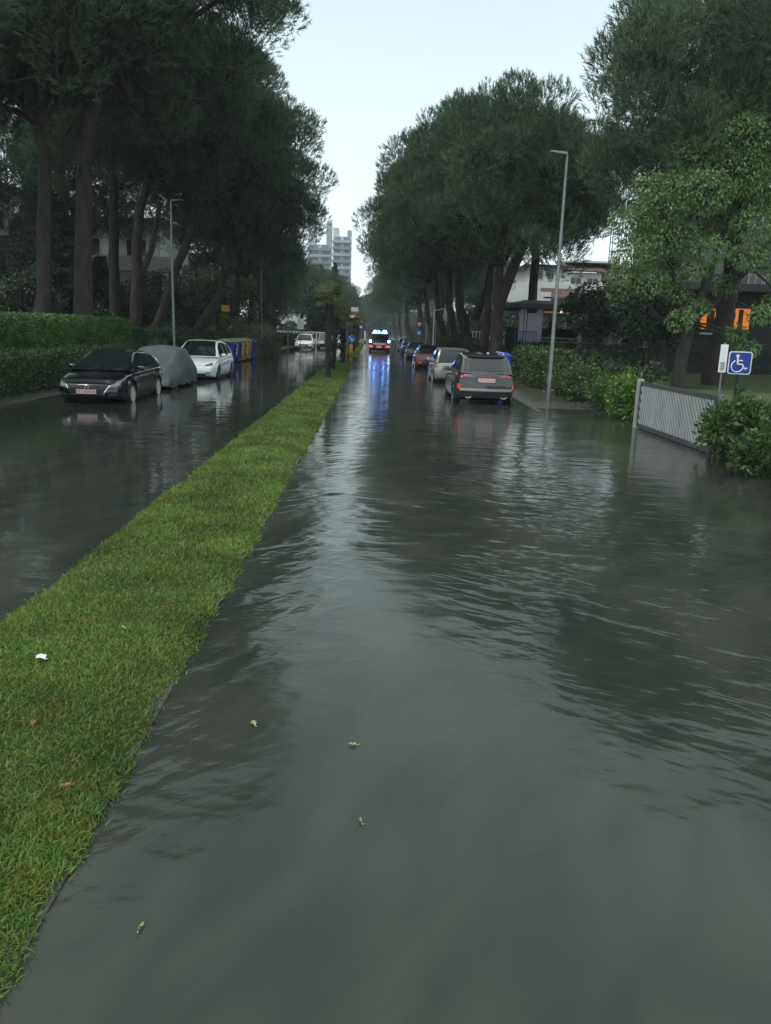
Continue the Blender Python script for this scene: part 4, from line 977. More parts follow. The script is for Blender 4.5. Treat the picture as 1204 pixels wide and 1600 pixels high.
p('plate_recess', 'mid_paint', 'rear', [(-0.5, 0.70), (0.5, 0.70), (0.46, 0.86), (-0.46, 0.86)], 0.006); plate(T, 'rear', 0.0, 0.78, 'NK 48 TR', 'plate_ink_dark', 0.02)
p('trim_strip', 'chrome', 'rear', [(-0.66, 0.66), (0.66, 0.66), (0.66, 0.685), (-0.66, 0.685)], 0.012)
p('bumper', 'mid_paint', 'rear', [(-0.82, 0.25), (0.82, 0.25), (0.82, 0.36), (-0.82, 0.36)], 0.012, nu=12)
p('spoiler', 'silver_paint', 'rear', [(-0.56, 1.535), (0.56, 1.535), (0.54, 1.58), (-0.54, 1.58)], 0.07, nu=12)
MB().tube([(-0.05, -2.14, 1.03), (0.35, -2.12, 1.06)], 0.012, 5).build('wiper', 'black_plastic', c)
# 3  dark red hatchback
HATCH = dict(L=4.3, W=1.80, H=1.52, r=0.32, clr=0.19, paint='red_paint', fo=0.85, ro=0.8, rlean=0.06,
    top=[(-2.15, 1.0), (-0.6, 0.97), (0.8, 0.93), (1.4, 0.88), (1.9, 0.78), (2.15, 0.66)],
    roof=[(-2.12, 1.0), (-2.02, 1.2), (-1.75, 1.42), (-1.4, 1.48), (-0.5, 1.52), (0.05, 1.48), (0.5, 1.33), (1.05, 0.93)],
    ws=(1.0, 0.2), rw=(-2.1, -1.78), sw=(-1.65, 0.75), pillars=(-1.05, -0.2), mirror=(0.62, 0.97), rim='alloy', spokes=5, wr=0.70)
c, T = car('parked_car', 'dark red hatchback with one glowing low reflector, behind the silver people carrier', 'car', (3.45, 50.5, WZ), 0, dict(HATCH, H=1.6, roofpaint='dark_paint'), 'cars parked along the right kerb'); p = T['patch']
both(T, 'tail_lamp', 'tail_red', 'rear', [(0.62, 0.84), (0.87, 0.82), (0.86, 0.98), (0.70, 0.98)], 0.012)
plate(T, 'rear', 0.20, 0.68, 'GU 731 K', 'plate_ink', 0.02); p('bumper', 'black_plastic', 'rear', [(-0.84, 0.26), (0.84, 0.26), (0.84, 0.40), (-0.84, 0.40)], 0.012, nu=12)
p('fog_lamp', 'reflector_glow', 'rear', [(-0.74, 0.44), (-0.52, 0.44), (-0.52, 0.52), (-0.74, 0.52)], 0.014, nu=3)  # a low reflector; its glow is added by emission, there is no bulb
p('spoiler', 'dark_paint', 'rear', [(-0.56, 1.42), (0.56, 1.42), (0.54, 1.47), (-0.54, 1.47)], 0.08, nu=12)
# 4-7  farther dark cars
far_cars = (('parked_car', 'dark teal hatchback with pale rear window, just beyond the dark red car', 3.55, 66.5, 'dark_paint', HATCH),
            ('parked_car', 'black car beyond the dark teal hatchback on the right kerb', 3.5, 76.0, 'black_paint', SUV),
            ('parked_car', 'car with pale roof, second last of the cars at the right kerb', 3.5, 90.0, 'mid_paint', MPV),
            ('parked_car', 'small dark car, farthest of the cars at the right kerb', 3.5, 101.0, 'dark_paint', HATCH))
for nm, lab, x, y, pt, base_ in far_cars:
    c, T = car(nm, lab, 'car', (x, y, WZ), 0, dict(base_, paint=pt, handles=()), 'cars parked along the right kerb')
    both(T, 'tail_lamp', 'tail_red', 'rear', [(0.6, 0.84), (0.86, 0.82), (0.85, 0.97), (0.66, 0.97)], 0.012); plate(T, 'rear', 0, 0.68, 'TS 52', 'plate_ink_dark')
    T['patch']('bumper', 'black_plastic', 'rear', [(-0.82, 0.27), (0.82, 0.27), (0.82, 0.40), (-0.82, 0.40)], 0.012, nu=10)
# 8  black hatchback facing us
BLK = dict(L=4.4, W=1.84, H=1.46, r=0.325, clr=0.17, paint='black_paint', fo=0.92, ro=0.78, af=0.17, fb=0.14,
    top=[(-2.2, 0.99), (-0.8, 0.96), (0.55, 0.92), (0.9, 0.93), (1.5, 0.86), (1.95, 0.75), (2.2, 0.63)],
    roof=[(-2.12, 1.0), (-1.95, 1.17), (-1.55, 1.34), (-0.9, 1.43), (-0.3, 1.46), (0.1, 1.42), (0.5, 1.25), (1.12, 0.93)],
    ws=(1.06, 0.12), rw=(-2.08, -1.4), sw=(-1.45, 0.72), pillars=(-0.95, -0.18), mirror=(0.62, 0.95), rim='alloy', spokes=10, wr=0.68)
c, T = car('parked_car', 'black hatchback facing the camera with pinkish plate in front of the clipped hedge', 'car', (-7.44, 23.6, WZ), math.pi, BLK, 'cars parked along the left kerb'); p = T['patch']
p('grille', 'black_plastic', 'front', [(-0.42, 0.38), (0.42, 0.38), (0.56, 0.60), (-0.56, 0.60)], 0.008, nu=12)
both(T, 'grille_wing', 'chrome', 'front', [(0.40, 0.37), (0.43, 0.37), (0.59, 0.61), (0.56, 0.61)], 0.016, nu=3)
p('grille_bar', 'chrome', 'front', [(-0.45, 0.355), (0.45, 0.355), (0.45, 0.375), (-0.45, 0.375)], 0.014, nu=8, nv=1)
both(T, 'headlight', 'lamp_clear', 'front', [(0.58, 0.565), (0.80, 0.60), (0.80, 0.70), (0.60, 0.635)], 0.012)
both(T, 'headlight_rim', 'dark_alloy', 'front', [(0.56, 0.53), (0.81, 0.56), (0.81, 0.595), (0.57, 0.56)], 0.014)
both(T, 'fog_trim', 'dark_alloy', 'front', [(0.54, 0.245), (0.78, 0.27), (0.78, 0.30), (0.54, 0.275)], 0.014, nu=5)
both(T, 'fog_lamp', 'lamp_clear', 'front', [(0.55, 0.33), (0.76, 0.35), (0.76, 0.39), (0.55, 0.37)], 0.012, nu=5)
p('lower_intake', 'black_plastic', 'front', [(-0.5, 0.21), (0.5, 0.21), (0.5, 0.33), (-0.5, 0.33)], 0.006, nu=10)
h = T['cast']('front', 0, 0.55); em = MB().lathe([(0.045, 0), (0.052, 0.006), (0.059, 0)], 'y', 20).tube([(-0.045, 0.003, 0.012), (-0.02, 0.003, 0.0), (0, 0.003, -0.02), (0.02, 0.003, 0.0), (0.045, 0.003, 0.012)], 0.006, 5).build('emblem', 'chrome', c); em.location = h[0]+Vector((0, 0.012, 0))
plate(T, 'front', 0.0, 0.44, 'N T K8170', 'plate_ink', 0.03)
for x in (-0.35, 0.35): MB().tube([(x, 1.10, 0.945), (x-0.25, 0.98, 1.0)], 0.010, 5).build('wiper', 'black_plastic', c)
MB().box(-0.62, -0.26, 0.16, 0.17, 1.30, 1.335).build('windscreen_label', 'mid_paint', c).location = (0.0, 0.20, -0.03)
# 9  white crossover facing us
WHT = dict(L=4.75, W=1.92, H=1.62, r=0.345, clr=0.19, paint='white_paint', fo=0.88, ro=0.98, af=0.20, fb=0.17, rlean=0.1,
    top=[(-2.37, 1.06), (-1.2, 1.03), (0.6, 0.95), (1.0, 0.98), (1.6, 0.90), (2.05, 0.80), (2.37, 0.66)],
    roof=[(-2.28, 1.08), (-2.0, 1.28), (-1.4, 1.50), (-0.6, 1.61), (-0.1, 1.62), (0.25, 1.57), (0.65, 1.38), (1.28, 0.98)],
    ws=(1.24, 0.15), rw=(-2.2, -1.2), sw=(-1.7, 0.86), pillars=(-1.05, -0.12), mirror=(0.74, 1.0), rim='dark_alloy', spokes=5, wr=0.68, handle_m='alloy')
c, T = car('parked_car', 'white crossover with smooth nose facing the camera between the covered car and the dumpsters', 'car', (-7.08, 34.4, WZ), math.pi, WHT, 'cars parked along the left kerb'); p = T['patch']
both(T, 'headlight', 'dark_alloy', 'front', [(0.50, 0.655), (0.80, 0.68), (0.80, 0.80), (0.62, 0.735)], 0.010)
both(T, 'headlight_lens', 'lamp_clear', 'front', [(0.66, 0.69), (0.78, 0.70), (0.78, 0.76), (0.68, 0.735)], 0.018, nu=4)
p('lower_intake', 'black_plastic', 'front', [(-0.56, 0.30), (0.56, 0.30), (0.60, 0.37), (-0.60, 0.37)], 0.008, nu=10)
both(T, 'fog_lamp', 'black_plastic', 'front', [(0.62, 0.37), (0.74, 0.38), (0.74, 0.43), (0.62, 0.42)], 0.010, nu=3)
# 10  distant cars facing us in the left carriageway
AUD = dict(SUV, paint='white_paint', W=1.92, rim='alloy')
c, T = car('oncoming_car', 'white car with black framed grille facing the camera by the white sign', 'car', (-6.85, 84.5, WZ), math.pi, AUD); p = T['patch']
p('grille', 'black_plastic', 'front', [(-0.40, 0.38), (0.40, 0.38), (0.50, 0.66), (-0.50, 0.66)], 0.012); plate(T, 'front', 0, 0.50, 'UD 19', 'plate_ink_dark', 0.03)
both(T, 'headlight', 'lamp_clear', 'front', [(0.54, 0.64), (0.84, 0.68), (0.84, 0.76), (0.54, 0.73)], 0.012)
both(T, 'lower_intake', 'black_plastic', 'front', [(0.52, 0.32), (0.80, 0.34), (0.80, 0.46), (0.56, 0.44)], 0.012)
for lab, x, y, pt, b_ in (('grey car half hidden behind the oncoming white car', -5.2, 93.0, 'mid_paint', SUV), ('small white car glimpsed between the palm trunks', -4.4, 104.0, 'white_paint', HATCH)):
    c, T = car('oncoming_car', lab, 'car', (x, y, WZ), math.pi, dict(b_, paint=pt, handles=())); p = T['patch']
    p('grille', 'black_plastic', 'front', [(-0.5, 0.38), (0.5, 0.38), (0.5, 0.58), (-0.5, 0.58)], 0.012)
    both(T, 'headlight', 'lamp_clear', 'front', [(0.5, 0.60), (0.82, 0.62), (0.82, 0.70), (0.5, 0.68)], 0.012)
# 11  cars behind the lawn hedge
for lab, px, pt, b_ in (('light grey car roof showing over the lawn hedge right of the lamp post', 897, 'silver_paint', SUV), ('white car behind the lawn hedge with dark windows showing', 947, 'white_paint', HATCH),
                        ('dark car roof over the lawn hedge left of the tree trunk', 1030, 'mid_paint', HATCH), ('pale car roof over the lawn hedge next to the white sign board', 1105, 'silver_paint', HATCH), ('pale car roof over the lawn hedge above the wheelchair sign', 1175, 'white_paint', HATCH)):
    b = at(px, 540, 51.5)
    c, T = car('parked_car', lab, 'car', (b.x, 51.5, 0.42), R(80), dict(b_, paint=pt, handles=()), 'cars parked behind the lawn hedge')
    both(T, 'tail_lamp', 'tail_red', 'rear', [(0.6, 0.84), (0.86, 0.82), (0.85, 0.97), (0.66, 0.97)], 0.012)

# covered car
def covered_car():
    t = empty('covered_car', (-7.42, 28.75, WZ), math.pi, 'car wrapped in a grey cloth cover between black hatchback and white crossover', 'car')
    L, Wd = 4.15, 1.84; top = [(-2.07, 0.55), (-2.0, 0.98), (-1.75, 1.20), (-1.2, 1.43), (-0.4, 1.50), (0.3, 1.44), (0.9, 1.12), (1.6, 0.94), (1.98, 0.80), (2.07, 0.50)]
    V = []; Fc = []; ny, nk = 70, 33
    for j in range(ny):
        y = -L/2+L*j/(ny-1); e = abs(y)/(L/2); w = Wd/2*(1-0.16*e**5); zt = interp(top, y)
        for k in range(nk):
            a = (k/(nk-1)-0.5)*2; s = abs(a); f = 1-s
            if s < 0.45: x = w*0.70*a/0.45; z = zt-0.05*(a/0.45)**2*zt
            else:
                q = (s-0.45)/0.55; x = math.copysign(w*(0.70+0.33*min(1, q*1.6)-0.02*q), a); z = zt*0.95-(zt*0.95-0.22)*q**1.15
            fold = (0.030*math.sin(y*9+math.sin(y*3)*2+2*s)+0.02*math.sin(y*17+a*4))*sstep(0.4, 1, s)+0.012*math.sin(y*4+a*6)
            V.append((x+math.copysign(fold, a), y, z+0.02*math.sin(y*5+a*3)*s+(0.05*math.sin(y*6) if s > 0.97 else 0)))
    for j in range(ny-1):
        for k in range(nk-1): Fc.append((j*nk+k, j*nk+k+1, (j+1)*nk+k+1, (j+1)*nk+k))
    for j, sg in ((0, -1), (ny-1, 1)):
        b0 = len(V); edge = [V[j*nk+k] for k in range(nk)]
        for lv in (0.5, 1.0):
            for i, (x, y, z) in enumerate(edge): zz = z*(1-lv)+0.24*lv; V.append((x*(1-0.05*lv), y+sg*(0.10*math.sin(lv*2)+0.02*math.sin(i*1.3)), min(z, zz)))
        for k in range(nk-1):
            Fc.append((j*nk+k, j*nk+k+1, b0+k+1, b0+k)); Fc.append((b0+k, b0+k+1, b0+nk+k+1, b0+nk+k))
    MB().add(V, Fc).build('cloth_cover', 'cover_cloth', t, smooth=50)
    for x in (0.78, -0.78):
        for y in (1.25, -1.28): wheel(t, x, y, 0.31, 0.2, 'dark_alloy', 5)
    MB().box(-0.76, 0.76, -1.85, 1.85, 0.18, 0.42).build('underbody', 'black_plastic', t, bevel=0.05)
covered_car()

# emergency vehicle ahead
FIRE = dict(L=4.9, W=1.95, H=2.0, r=0.38, clr=0.30, paint='fire_paint', fo=0.9, ro=1.05, ar=0.04, af=0.12, rlean=0.02, rb=0.02,
    top=[(-2.45, 1.15), (0.9, 1.15), (1.6, 1.12), (2.2, 1.02), (2.45, 0.85)],
    roof=[(-2.44, 1.16), (-2.40, 1.50), (-2.30, 1.92), (-2.1, 1.98), (-0.5, 2.0), (0.3, 1.96), (0.7, 1.85), (1.35, 1.15)],
    ws=(1.28, 0.62), rw=(-2.43, -2.32), sw=(-2.2, 1.0), pillars=(-1.2, -0.15), mirror=(0.9, 1.2), rim='dark_alloy', spokes=6, wr=0.82)
c, T = car('emergency_vehicle', 'red emergency vehicle seen from behind with blazing blue beacons and red tail lamps', 'emergency vehicle', (0.72, 83.0, WZ), 0, FIRE); p = T['patch']
for xs in ((0.66, 0.76), (0.84, 0.94)): both(T, 'tail_lamp', 'red_lit', 'rear', [(xs[0], 0.62), (xs[1], 0.62), (xs[1], 0.82), (xs[0], 0.82)], 0.03, nu=3)
p('light_bar', 'red_lit', 'rear', [(-0.25, 0.62), (0.25, 0.62), (0.25, 0.66), (-0.25, 0.66)], 0.03, nu=4, nv=1)
p('bumper', 'fire_paint', 'rear', [(-0.95, 0.36), (0.95, 0.36), (0.95, 0.56), (-0.95, 0.56)], 0.06, nu=10)
p('reflective_band', 'mark_white', 'rear', [(-0.6, 0.92), (0.6, 0.92), (0.6, 1.02), (-0.6, 1.02)], 0.01)
plate(T, 'rear', 0.0, 0.76, 'VF 2764', 'plate_ink', 0.04)
MB().box(-0.72, 0.72, -1.9, -1.6, 1.99, 2.09).build('beacon_bar', 'blue_lit', c, bevel=0.01)
for x, y, z, m_ in ((-0.42, -1.78, 2.14, 'bluewhite_lit'), (0.46, -1.78, 2.16, 'bluewhite_lit'), (-0.05, -1.78, 2.13, 'blue_lit')):
    MB().lathe([(0.001, 0.15), (0.09, 0.12), (0.15, 0.04), (0.15, -0.07)], 'z', 14).build('beacon', m_, c, smooth=50).location = (x, y, z)
for x in (-0.86, 0.86):
    h = T['cast']('rear', x*0.9, 1.22); MB().lathe([(0.001, -0.09), (0.08, -0.07), (0.13, 0.0), (0.13, 0.06)], 'y', 14).build('beacon', 'bluewhite_lit', c, smooth=50).location = (x, -2.48, 1.22)

# ------------------------------------------------------------------ dumpsters and bins
def dumpster(loc, body, lid, label, mark=True):
    t = empty('dumpster', loc, 0, label, 'dumpster', 'dumpsters along the left kerb'); w, d, h = 1.18, 1.05, 1.05
    mb = MB().add([(-d/2+.08, -w/2+.06, .2), (d/2-.10, -w/2+.06, .2), (d/2-.10, w/2-.06, .2), (-d/2+.08, w/2-.06, .2), (-d/2, -w/2, h+.2), (d/2, -w/2, h+.2), (d/2, w/2, h+.2), (-d/2, w/2, h+.2)],
                  [(0, 3, 2, 1), (0, 1, 5, 4), (1, 2, 6, 5), (2, 3, 7, 6), (3, 0, 4, 7), (4, 5, 6, 7)])
    o = mb.build('body', body, t, bevel=0.03)
    rb = MB()
    for y in (-0.42, -0.14, 0.14, 0.42): rb.add([(d/2-.092, y-.03, .3), (d/2-.07, y-.03, .3), (d/2+.03, y-.03, h+.12), (d/2+.0, y-.03, h+.12), (d/2-.092, y+.03, .3), (d/2-.07, y+.03, .3), (d/2+.03, y+.03, h+.12), (d/2+.0, y+.03, h+.12)], [(0,1,2,3),(7,6,5,4),(1,5,6,2),(0,4,5,1),(3,2,6,7)])
    rb.build('rib', body, t)
    MB().box(-d/2-.03, d/2+.03, -w/2-.02, w/2+.02, h+.2, h+.26).build('rim', body, t, bevel=0.015)
    lm = MB(); n = 9
    pr = [(-d/2-.02, h+.262)]+[((-d/2-.02)+(d+.06)*i/n, h+.262+0.19*math.sin(math.pi*(0.12+0.8*i/n))) for i in range(n+1)]+[(d/2+.04, h+.262)]
    vs = [(x, -w/2, z) for x, z in pr]+[(x, w/2, z) for x, z in pr]; q = len(pr)
    lm.add(vs, [(i, i+q, (i+1) % q+q, (i+1) % q) for i in range(q)]+[tuple(range(q)), tuple(range(2*q-1, q-1, -1))]).build('lid', lid, t, bevel=0.01)
    for x in (-.35, .33):
        for y in (-.42, .42):
            k = MB().lathe([(0.001, -.03), (.09, -.03), (.10, 0), (.09, .03), (.001, .03)], 'x', 12).build('wheel', 'tyre_rubber', t, smooth=40); k.location = (x, y, .1)
            MB().box(-.03, .03, -.02, .02, .05, .12).build('caster_fork', 'galvanised', k)
    if mark:
        for sgn, m_ in ((1, 'mark_white'), (-1, 'mark_red')):
            mk = MB()
            for i in range(3): 
                z = .55+.24*i+(0.12 if sgn > 0 else 0); mk.add([(0, -.2, z), (0, .2, z-.14), (0, .2, z-.02), (0, -.2, z+.12), (.03, -.2, z), (.03, .2, z-.14), (.03, .2, z-.02), (.03, -.2, z+.12)], [(0,1,2,3),(4,5,6,7),(0,1,5,4),(1,2,6,5),(2,3,7,6),(3,0,4,7)])
            q = mk.build('reflective_chevron', m_, t); q.location = (d/2-.03, 0, 0)
            q.rotation_euler = (0, R(6), 0)
for i, (y, bd, ld, lab, mk) in enumerate(((47.4, 'bin_blue', 'bin_lid', 'deep blue dumpster with olive lid nearest the white crossover', True), (49.0, 'bin_blue', 'bin_lid', 'blue dumpster with olive lid beside the ochre one', True), (50.6, 'bin_ochre', 'bin_lid', 'ochre dumpster with olive lid beside the blue one', True),
        (52.2, 'bin_ochre', 'bin_lid', 'ochre dumpster with olive lid next to the end dumpster', False), (53.8, 'bin_blue', 'bin_blue', 'all blue dumpster at the far end of its row', False))):
    dumpster((-8.38+0.05*i, y, -0.10), bd, ld, lab, mk)
def wheelie(loc):
    t = empty('recycling_bin', loc, R(4), 'bright blue bin standing between the grey SUV and the square hedge', 'bin'); t.scale = (0.85, 0.85, 0.92)
    MB().add([(-.34, -.38, .1), (.34, -.38, .1), (.34, .38, .1), (-.34, .38, .1), (-.42, -.46, 1.35), (.42, -.46, 1.35), (.42, .46, 1.35), (-.42, .46, 1.35)], [(0,3,2,1),(0,1,5,4),(1,2,6,5),(2,3,7,6),(3,0,4,7),(4,5,6,7)]).build('body', 'blue_plastic', t, bevel=0.03)
    MB().box(-.46, .46, -.5, .5, 1.355, 1.42).add([(-.40, -.44, 1.42), (.40, -.44, 1.42), (.40, .44, 1.42), (-.40, .44, 1.42), (-.3, -.34, 1.52), (.3, -.34, 1.52), (.3, .34, 1.52), (-.3, .34, 1.52)], [(0,1,5,4),(1,2,6,5),(2,3,7,6),(3,0,4,7),(4,5,6,7)]).build('lid', 'blue_plastic', t, bevel=0.012)
    MB().tube([(-.3, -.54, 1.36), (.3, -.54, 1.36)], .02, 6).build('handle', 'black_plastic', t)
    for x in (-.32, .32): k = MB().lathe([(.001, -.03), (.1, -.03), (.1, .03), (.001, .03)], 'x', 12).build('wheel', 'tyre_rubber', t); k.location = (x, .3, .1)
wheelie((5.32, 33.6, 0.03))

# ------------------------------------------------------------------ lamp posts and signs
def lamp_post(loc, h, label, group=None, head=0.55, m_='galvanised', r=0.075, lit=False, face=math.pi):
    t = empty('street_lamp', loc, face, label, 'street lamp', group)
    MB().tube([(0, 0, -0.2), (0, 0, 0.9), (0, 0, 0.95), (0, 0, h)], [r, r, r*0.85, r*0.55], 12).build('pole', m_, t, smooth=40)
    if head:
        MB().add([(0, -.07, h), (0, .07, h), (head, .13, h+.05), (head, -.13, h+.05), (0, -.06, h+.08), (0, .06, h+.08), (head, .11, h+.10), (head, -.11, h+.10)], [(0,1,2,3),(7,6,5,4),(0,4,5,1),(1,5,6,2),(2,6,7,3),(3,7,4,0)]).build('lamp_head', m_, t, bevel=0.01)
        MB().add([(.15, -.06, h+.010), (.15, .06, h+.010), (head-.05, .09, h+.04), (head-.05, -.09, h+.04)], [(0, 1, 2, 3)]).build('lens', 'lamp_lit' if lit else 'lamp_clear', t)
    MB().box(r*0.7, r+.012, -.04, .04, .55, .85).build('service_door', m_, t)
lamp_post((5.95, 27, 0.0), 7.75, 'tall grey lamp post with flat head rising from the bushes, nearest on the right')
lamp_post((-9.15, 38.0, 0.0), 7.45, 'grey lamp post behind the white crossover, nearest on the left', face=0)
lamp_post((-9.0, 66.8, 0.0), 7.5, 'lamp post between the two pale rounded bushes', face=0)
lamp_post((-8.8, 86.0, 0.0), 7.5, 'pale lamp post just left of the oncoming white car', face=0, m_='green_post')
b = at(680, 500, 72); lamp_post((b.x, 72, 0.0), 7.6, 'lamp post among the pine trunks above the dark red car', m_='green_post')
b = at(666, 500, 90); lamp_post((b.x, 90, 0.0), 7.6, 'thin lamp post right of the yield sign and blue disc', m_='green_post')
b = at(629, 500, 118); lamp_post((b.x, 118, 0.0), 7.6, 'distant lamp post above the farthest parked cars', m_='green_post')
b = at(616, 508, 104); lamp_post((b.x-0.4, 104, 0.0), 3.0, 'small lit lamp shining right of the emergency vehicle', lit=True, r=0.05, head=0.5)

def disc(r, n=24): return [(r*math.cos(2*math.pi*i/n), r*math.sin(2*math.pi*i/n)) for i in range(n)]
def sign_pole(t, h, m_='galvanised', r=0.03): MB().tube([(0, 0, -0.15), (0, 0, h)], r, 8).build('pole', m_, t)
def board(nm, m_, poly, z, t, y0=-0.045, th=0.012):
    return MB().prism([(x, z+zz) for x, zz in poly], y0-th, y0).build(nm, m_, t)
def yield_(t, z, s=0.45):
    board('yield_board', 'sign_red', [(-s, s*0.75), (0, -s*0.95), (s, s*0.75)], z, t); board('yield_face', 'sign_white', [(-s*.62, s*.52), (0, -s*.55), (s*.62, s*.52)], z, t, -0.058, 0.004)
b = at(558, 545, 70); t = empty('yield_sign', (-1.86+0.15, 69.0, 0.05), 0, 'red and white yield sign on the median with a small plate above', 'sign')
sign_pole(t, 3.95); yield_(t, 3.05, 0.42); board('name_plate', 'sign_white', [(-.1, -.18), (.5, -.18), (.5, .18), (-.1, .18)], 3.75, t)
t = empty('arrow_sign', (-1.72, 68.3, 0.05), 0, 'round blue sign with white arrow above an orange marker post', 'sign')
sign_pole(t, 1.75); board('disc', 'sign_blue_bright', disc(.36), 1.35, t)
board('arrow', 'sign_white', [(-.19, .14), (-.13, .20), (.07, -.02), (.14, .05), (.17, -.18), (-.06, -.15), (.01, -.08)], 1.35, t, -0.06, 0.004)
MB().lathe([(0.13, 0.0), (0.15, 0.05), (0.15, 0.82), (0.10, 0.88), (0.001, 0.90)], 'z', 16, (0, -0.16, 0)).build('marker_post', 'sign_orange', t, smooth=40)
b = at(569, 545, 88); t = empty('round_sign', (-1.2, 88, 0.05), 0, 'pair of small round signs on one post beyond the yield sign', 'sign')
sign_pole(t, 3.5); board('disc', 'sign_red', disc(.3), 3.1, t); board('disc_face', 'sign_white', disc(.2), 3.1, t, -0.06, 0.004); board('disc', 'sign_blue', disc(.3), 2.4, t); board('disc_face', 'sign_white', disc(.14), 2.4, t, -0.06, 0.004)
b = at(571, 523, 92); t = empty('marker_post', (b.x, 92, 0.05), 0, 'white bollard with red band left of the emergency vehicle', 'bollard')
MB().tube([(0, 0, -0.1), (0, 0, 2.0)], 0.10, 10).build('post', 'sign_white', t); MB().tube([(0, 0, 0.5), (0, 0, 1.0)], 0.104, 10).build('band', 'sign_red', t)
b = at(654, 510, 84); t = empty('yield_sign', (b.x, 84, 0.0), 0, 'yield sign above a blue disc at the right kerb', 'sign')
sign_pole(t, 3.5); yield_(t, 2.85, 0.38); board('disc', 'sign_blue_bright', disc(.32), 2.05, t); board('disc_face', 'sign_white', disc(.17), 2.05, t, -0.06, 0.004)
b = at(670, 508, 82); t = empty('round_sign', (b.x, 82, 0.0), 0, 'small white round sign right of the blue disc', 'sign'); sign_pole(t, 3.0); board('disc', 'sign_white', disc(.2), 2.75, t)
b = at(485, 542, 79); t = empty('white_sign', (-6.9, 79, 0.0), 0, 'white rectangular sign above the oncoming white car', 'sign'); sign_pole(t, 3.2); board('board', 'sign_white', [(-.32, -.5), (.32, -.5), (.32, .5), (-.32, .5)], 2.5, t)
b = at(353, 482, 60); t = empty('yellow_sign', (b.x, 60, 0.1), 0, 'yellow board among the garden trees on the left', 'sign'); sign_pole(t, 3.0); board('board', 'sign_yellow', [(-.30, -.22), (.30, -.22), (.30, .24), (-.30, .24)], 3.23, t)
b = at(700, 540, 62); t = empty('thin_post', (at(676, 520, 62).x, 62, 0.02), 0, 'thin pale post before the greyish bushes', 'post'); sign_pole(t, 3.9, 'sign_white', 0.045); MB().tube([(0, 0, 3.7), (0.5, 0, 3.85), (1.1, 0, 3.9)], 0.03, 6).build('arm', 'sign_white', t)

# ------------------------------------------------------------------ gate, board and wheelchair sign
t = empty('gate', (6.68, 20.0, 0), 0, 'grey lattice gate with slanting slats and a pale post at the water edge', 'gate')
GY0, GY1 = -0.10, -4.6
MB().box(-0.07, 0.07, -0.07, 0.07, -0.2, 1.20).build('gate_post', 'gate_post', t, bevel=0.008)
MB().box(-0.035, 0.035, -4.76, -4.69, -0.2, 1.18).build('gate_post', 'green_post', t, bevel=0.006)
MB().box(-0.05, 0.0, GY1, GY0-0.03, 1.06, 1.15).box(-0.05, 0.0, GY1, GY0-0.03, 0.02, 0.12).box(-0.05, 0.0, GY0-0.10, GY0-0.03, 0.12, 1.06).box(-0.05, 0.0, GY1, GY1+0.07, 0.12, 1.06).build('frame', 'gate_frame', t, bevel=0.004)
mb = MB(); k = 0
y = GY0-0.12
def clipslat(y0, sl):   # slat from bottom (y0) leaning with sl
    a0, a1 = y0, y0+sl; z0, z1 = 0.125, 1.055; lo, hi = GY1+0.075, GY0-0.105
    def yat(z): return a0+(a1-a0)*(z-z0)/(z1-z0)
    za, zb_ = z0, z1
    if a0 < lo: za = z0+(lo-a0)/(a1-a0)*(z1-z0)
    if a1 > hi: zb_ = z0+(hi-a0)/(a1-a0)*(z1-z0)
    if zb_-za < 0.04 or a0 > hi or a1 < lo: return
    w = 0.05
    for zz0, zz1 in ((za, zb_),):
        p0, p1 = yat(zz0), yat(zz1)
        mb.add([(-0.040, p0-w, zz0), (-0.040, p0+w, zz0), (-0.040, p1+w, zz1), (-0.040, p1-w, zz1), (-0.025, p0-w, zz0), (-0.025, p0+w, zz0), (-0.025, p1+w, zz1), (-0.025, p1-w, zz1)], [(0,1,2,3),(7,6,5,4),(0,4,5,1),(1,5,6,2),(2,6,7,3),(3,7,4,0)])
yy = GY1-0.8
while yy < GY0: clipslat(yy, 0.80); yy += 0.17
mb.build('slat_panel', 'gate_slat', t)
MB().box(0.02, 0.04, GY1+.05, GY0-.05, 0.1, 1.08).build('back_mesh', 'gate_frame', t)
b = at(1129, 560, 15.95)
t = empty('notice_board', (b.x, 15.95, 0.1), R(-12), 'narrow white notice board on a thin pole left of the wheelchair sign', 'sign')
sign_pole(t, 2.05, 'galvanised', 0.018); board('board', 'sign_white', [(-.075, -.27), (.065, -.27), (.065, .27), (-.075, .27)], b.z-0.1, t, -0.02)
for i, (zz, w_) in enumerate(((-.08, .04), (-.10, .045), (-.125, .035), (-.145, .045), (-.165, .04), (-.19, .045), (-.21, .045), (-.24, .03))): board('text_line', 'gate_frame', [(-w_-.005, zz-.005), (w_-.005, zz-.005), (w_-.005, zz+.005), (-w_-.005, zz+.005)], b.z-0.1, t, -0.033, 0.003)
b = at(1154, 567, 16.3)
t = empty('wheelchair_sign', (b.x, 16.3, 0.15), R(-8), 'blue square wheelchair parking sign with white border behind the gate', 'sign')
zc = b.z-0.15
def rsq(h, r): 
    P_ = []
    for cx, cz, a0 in ((h-r, h-r, 0), (-h+r, h-r, 90), (-h+r, -h+r, 180), (h-r, -h+r, 270)):
        for i in range(6): a = R(a0+18*i); P_.append((cx+r*math.cos(a), cz+r*math.sin(a)))
    return P_
sign_pole(t, zc+0.18, 'dark_metal', 0.025)
board('border', 'sign_white', rsq(.225, .05), zc, t, -0.03); board('face', 'sign_blue', rsq(.205, .04), zc, t, -0.0425, 0.003)
sy = MB(); S0 = -0.049
def bar(pts, r):
    sy.tube([(x, S0, zc+z) for x, z in pts], r, 6)
sy.prism([(x-.055, zc+.135+z) for x, z in disc(.033, 14)], S0-.003, S0+.003)
